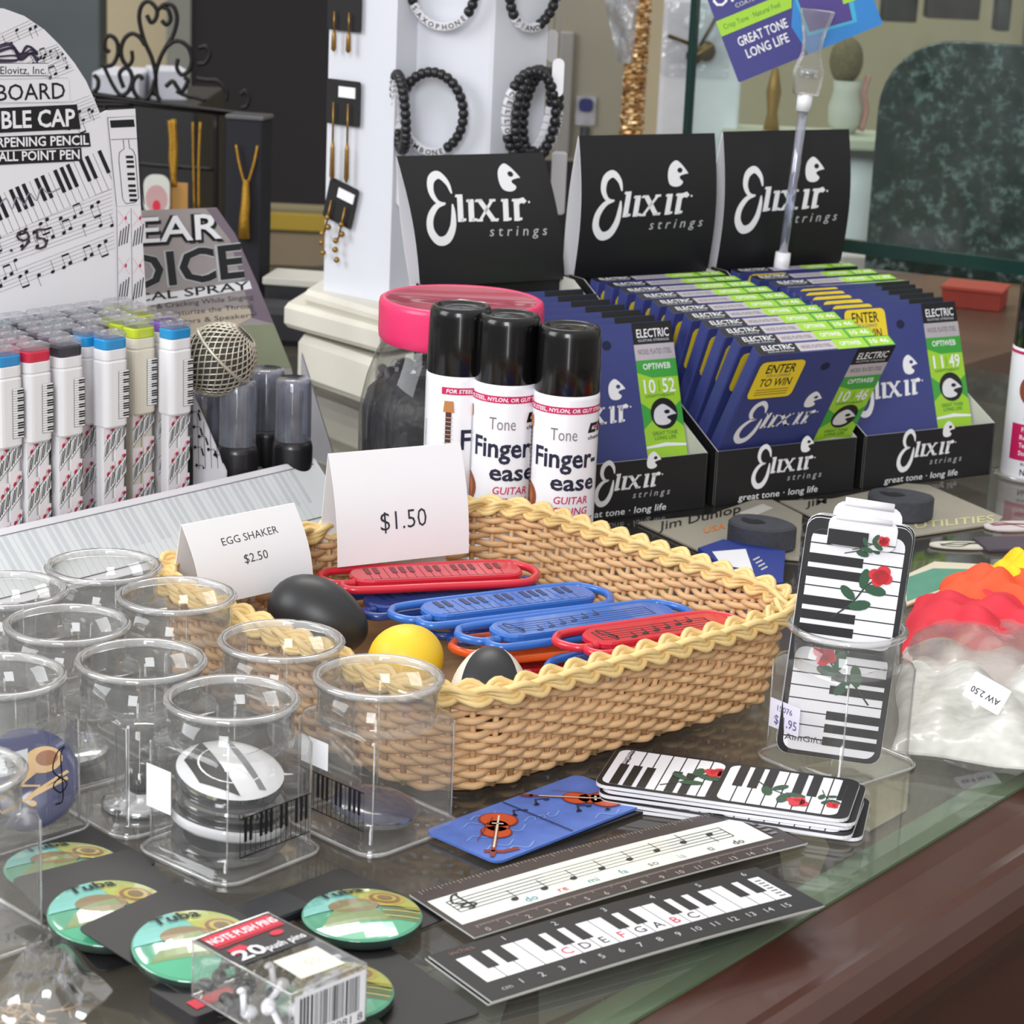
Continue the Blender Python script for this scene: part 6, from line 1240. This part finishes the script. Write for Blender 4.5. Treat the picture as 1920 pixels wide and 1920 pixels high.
P = [G(*q, .004) for q in ((1308, 1036), (1355, 1020), (1472, 1042), (1468, 1100), (1400, 1110))]; c = sum(P, V())/5; m = MB(); m.prism([(p.x-c.x, p.y-c.y) for p in P], -.003, .003, BLC, .0006); f = Cv(); sp = PL((c.x, c.y, .007), (1, 0, 0), (0, 1, 0))
f.poly([(1335, -1036), (1398, -1031), (1412, -1072), (1352, -1060)], STK, 1)
for i in range(4): f.line([(1412+i*5, -1052-i*6), (1424+i*5, -1046-i*6)], 3, LGREY, 1)
f.emit(m, lambda u, w, o: (lambda q: (q[0], q[1], .0031+o))(sp.uv(u, -w))); m.build('blue_packet', loc=(c.x, c.y, .0045), label='blue packet with white sticker between basket and script card', cat='packet')
P = [G(*q, .001) for q in ((1690, 1085), (1752, 1056), (1860, 1062), (1842, 1078), (1700, 1138))]; c = sum(P, V())/5; m = MB(); m.prism([(p.x-c.x, p.y-c.y) for p in P], 0, .0012, K('cream_border', (214, 206, 184), .6)); f = Cv(); sp = PL((c.x, c.y, .0022), (1, 0, 0), (0, 1, 0)); f.poly([(1698, -1084), (1750, -1066), (1845, -1068), (1825, -1082), (1700, -1128)], K('teal_print', (84, 148, 126), .5, var=.2, scale=60), 1)
f.emit(m, lambda u, w, o: (lambda q: (q[0], q[1], .0013+o))(sp.uv(u, -w))); m.build('teal_card', loc=(c.x, c.y, .001), label='teal card with cream border behind the red scarf bag', cat='card')
def cutout(lab, cx, cy, rx, ry, a, mat, ink, seed):
    p = G(cx, cy, .001); f = Cv(); m = MB(); s = [(rx*(1+.25*cos(2*t*pi/12))*cos(2*pi*t/24)*.8, ry*(1+.2*cos(2*2*pi*t/24))*sin(2*pi*t/24)) for t in range(24)]; m.prism(s, 0, .0012, mat); r = random.Random(seed)
    for i in range(3): f.line([(p_.x, p_.y) for p_ in smooth_path([(-rx*.7, r.uniform(-.4, .4)*ry), (-rx*.2, r.uniform(-.6, .6)*ry), (rx*.3, r.uniform(-.6, .6)*ry), (rx*.7, r.uniform(-.3, .3)*ry)], 4)], .0016, ink, 1)
    f.emit(m, lambda u, w, o: (u, w, .0013+o)); m.build('cut_out_card', loc=(p.x, p.y, .001), rotz=a, label=lab, cat='card')
cutout('white-outlined violin-shaped card lying right of the strip cup', 1808, 1024, .024, .010, .1, K('cutout_white', (206, 202, 190), .6), K('olive_ink', (110, 108, 90), .5), 1)
cutout('pink-white cut-out card at the right edge behind the violin one', 1900, 988, .022, .014, .3, K('cutout_pink', (206, 196, 196), .6), K('maroon_ink', (140, 70, 80), .5), 2)
p = G(1870, 1022, 0); m = MB(); m.prism(rrect(.05, .03, .004), 0, .003, K('plum_packet', (66, 58, 70), .4, var=.2), .001); m.build('plum_packet', loc=(p.x+.01, p.y-.004, .0006), rotz=.2, label='dark plum packet at the right edge below the pink cut-out', cat='packet')
def lump(name, par, mat, pts, z, h, seed, lab=None, nn=26, wob=1.):
    P = [G(*q, z) for q in pts]; r = random.Random(seed); ph = [r.uniform(0, 6.3) for _ in range(8)]; o_ = par.location
    def fn(u, v, o):
        a = P[0]*(1-u)*(1-v)+P[1]*u*(1-v)+P[2]*u*v+P[3]*(1-u)*v-o_; e = (sin(pi*u)*sin(pi*v))**.45
        rid = .55*abs(sin(5*u+8*v+ph[0]+1.5*sin(4*v+ph[1])))+.45*abs(sin(9*u-5*v+ph[2]))+.25*sin(16*u+11*v+ph[3])
        return a+V((.0015*sin(12*v+ph[4]), .0015*sin(10*u+ph[5]), e*h*(.62+.45*rid*wob)+o))
    m = MB(); m.sheet(nn, nn, fn, mat, th=.0015); return m.build(name, par, label=lab)
sb = G(1800, 1180, 0); bag = thing('scarf_bag', 'clear bag of crumpled red, orange and yellow scarves', 'bag', sb)
lump('red_cloth', bag, K('cloth_red', (214, 38, 58), .7, var=.08), ((1690, 1225), (1990, 1275), (1990, 1150), (1712, 1125)), .001, .022, 3, 'crumpled red cloth')
lump('orange_cloth', bag, K('cloth_orange', (240, 84, 40), .7, var=.08), ((1745, 1150), (1990, 1190), (1990, 1110), (1770, 1090)), .004, .022, 4, 'orange cloth')
lump('yellow_cloth', bag, K('cloth_yellow', (246, 204, 22), .7, var=.06), ((1845, 1120), (2010, 1165), (2010, 1080), (1858, 1068)), .004, .024, 6, 'yellow cloth')
lump('film', bag, clear('bag_film_clear', (.96, .94, .93), .14, (.80, .72, .70), .14, .06, .5, 2.8, bump=.3, bscale=30.), ((1690, 1285), (2000, 1330), (2010, 1180), (1716, 1165)), .004, .022, 7, 'clear plastic film', wob=.3)
wb = G(1800, 1330, 0); bag = thing('white_bag', 'milky white plastic bag with a handwritten price tag beside the strip cup', 'bag', wb)
WBM = K('milky_plastic', (224, 224, 214), .35, coat=.3, var=.04)
lump('white_contents', bag, K('white_pad', (230, 228, 216), .6), ((1690, 1390), (1830, 1410), (1840, 1240), (1700, 1215)), .001, .011, 9, 'white pad inside', wob=.5)
lump('plastic_bag', bag, clear('milky_film', (.95, .95, .93), .62, (.84, .84, .80), .16, .05, .4, 2.8, bump=.6, bscale=55.), ((1676, 1405), (2010, 1450), (2010, 1240), (1690, 1190)), .001, .016, 10, 'milky plastic film', nn=44)
tp = [G(*q, .021) for q in ((1845, 1325), (1888, 1300))]; f = Cv(); m = MB(); m.prism(rrect(.021, .016, .001), 0, .0003, STK); f.text('AW 2.50', 0, .000, .0036, BLACK, 2, w=.016, bold=.0); f.emit(m, lambda u, w, o: (u, w, .0004+o)); o = m.build('price_tag', bag, label='white tag with upside-down handwritten price'); o.location = G(1850, 1300, .024)-bag.location; o.rotation_euler = (M4.Rotation(radians(48), 4, 'X') @ M4.Rotation(radians(150), 4, 'Z')).to_euler()
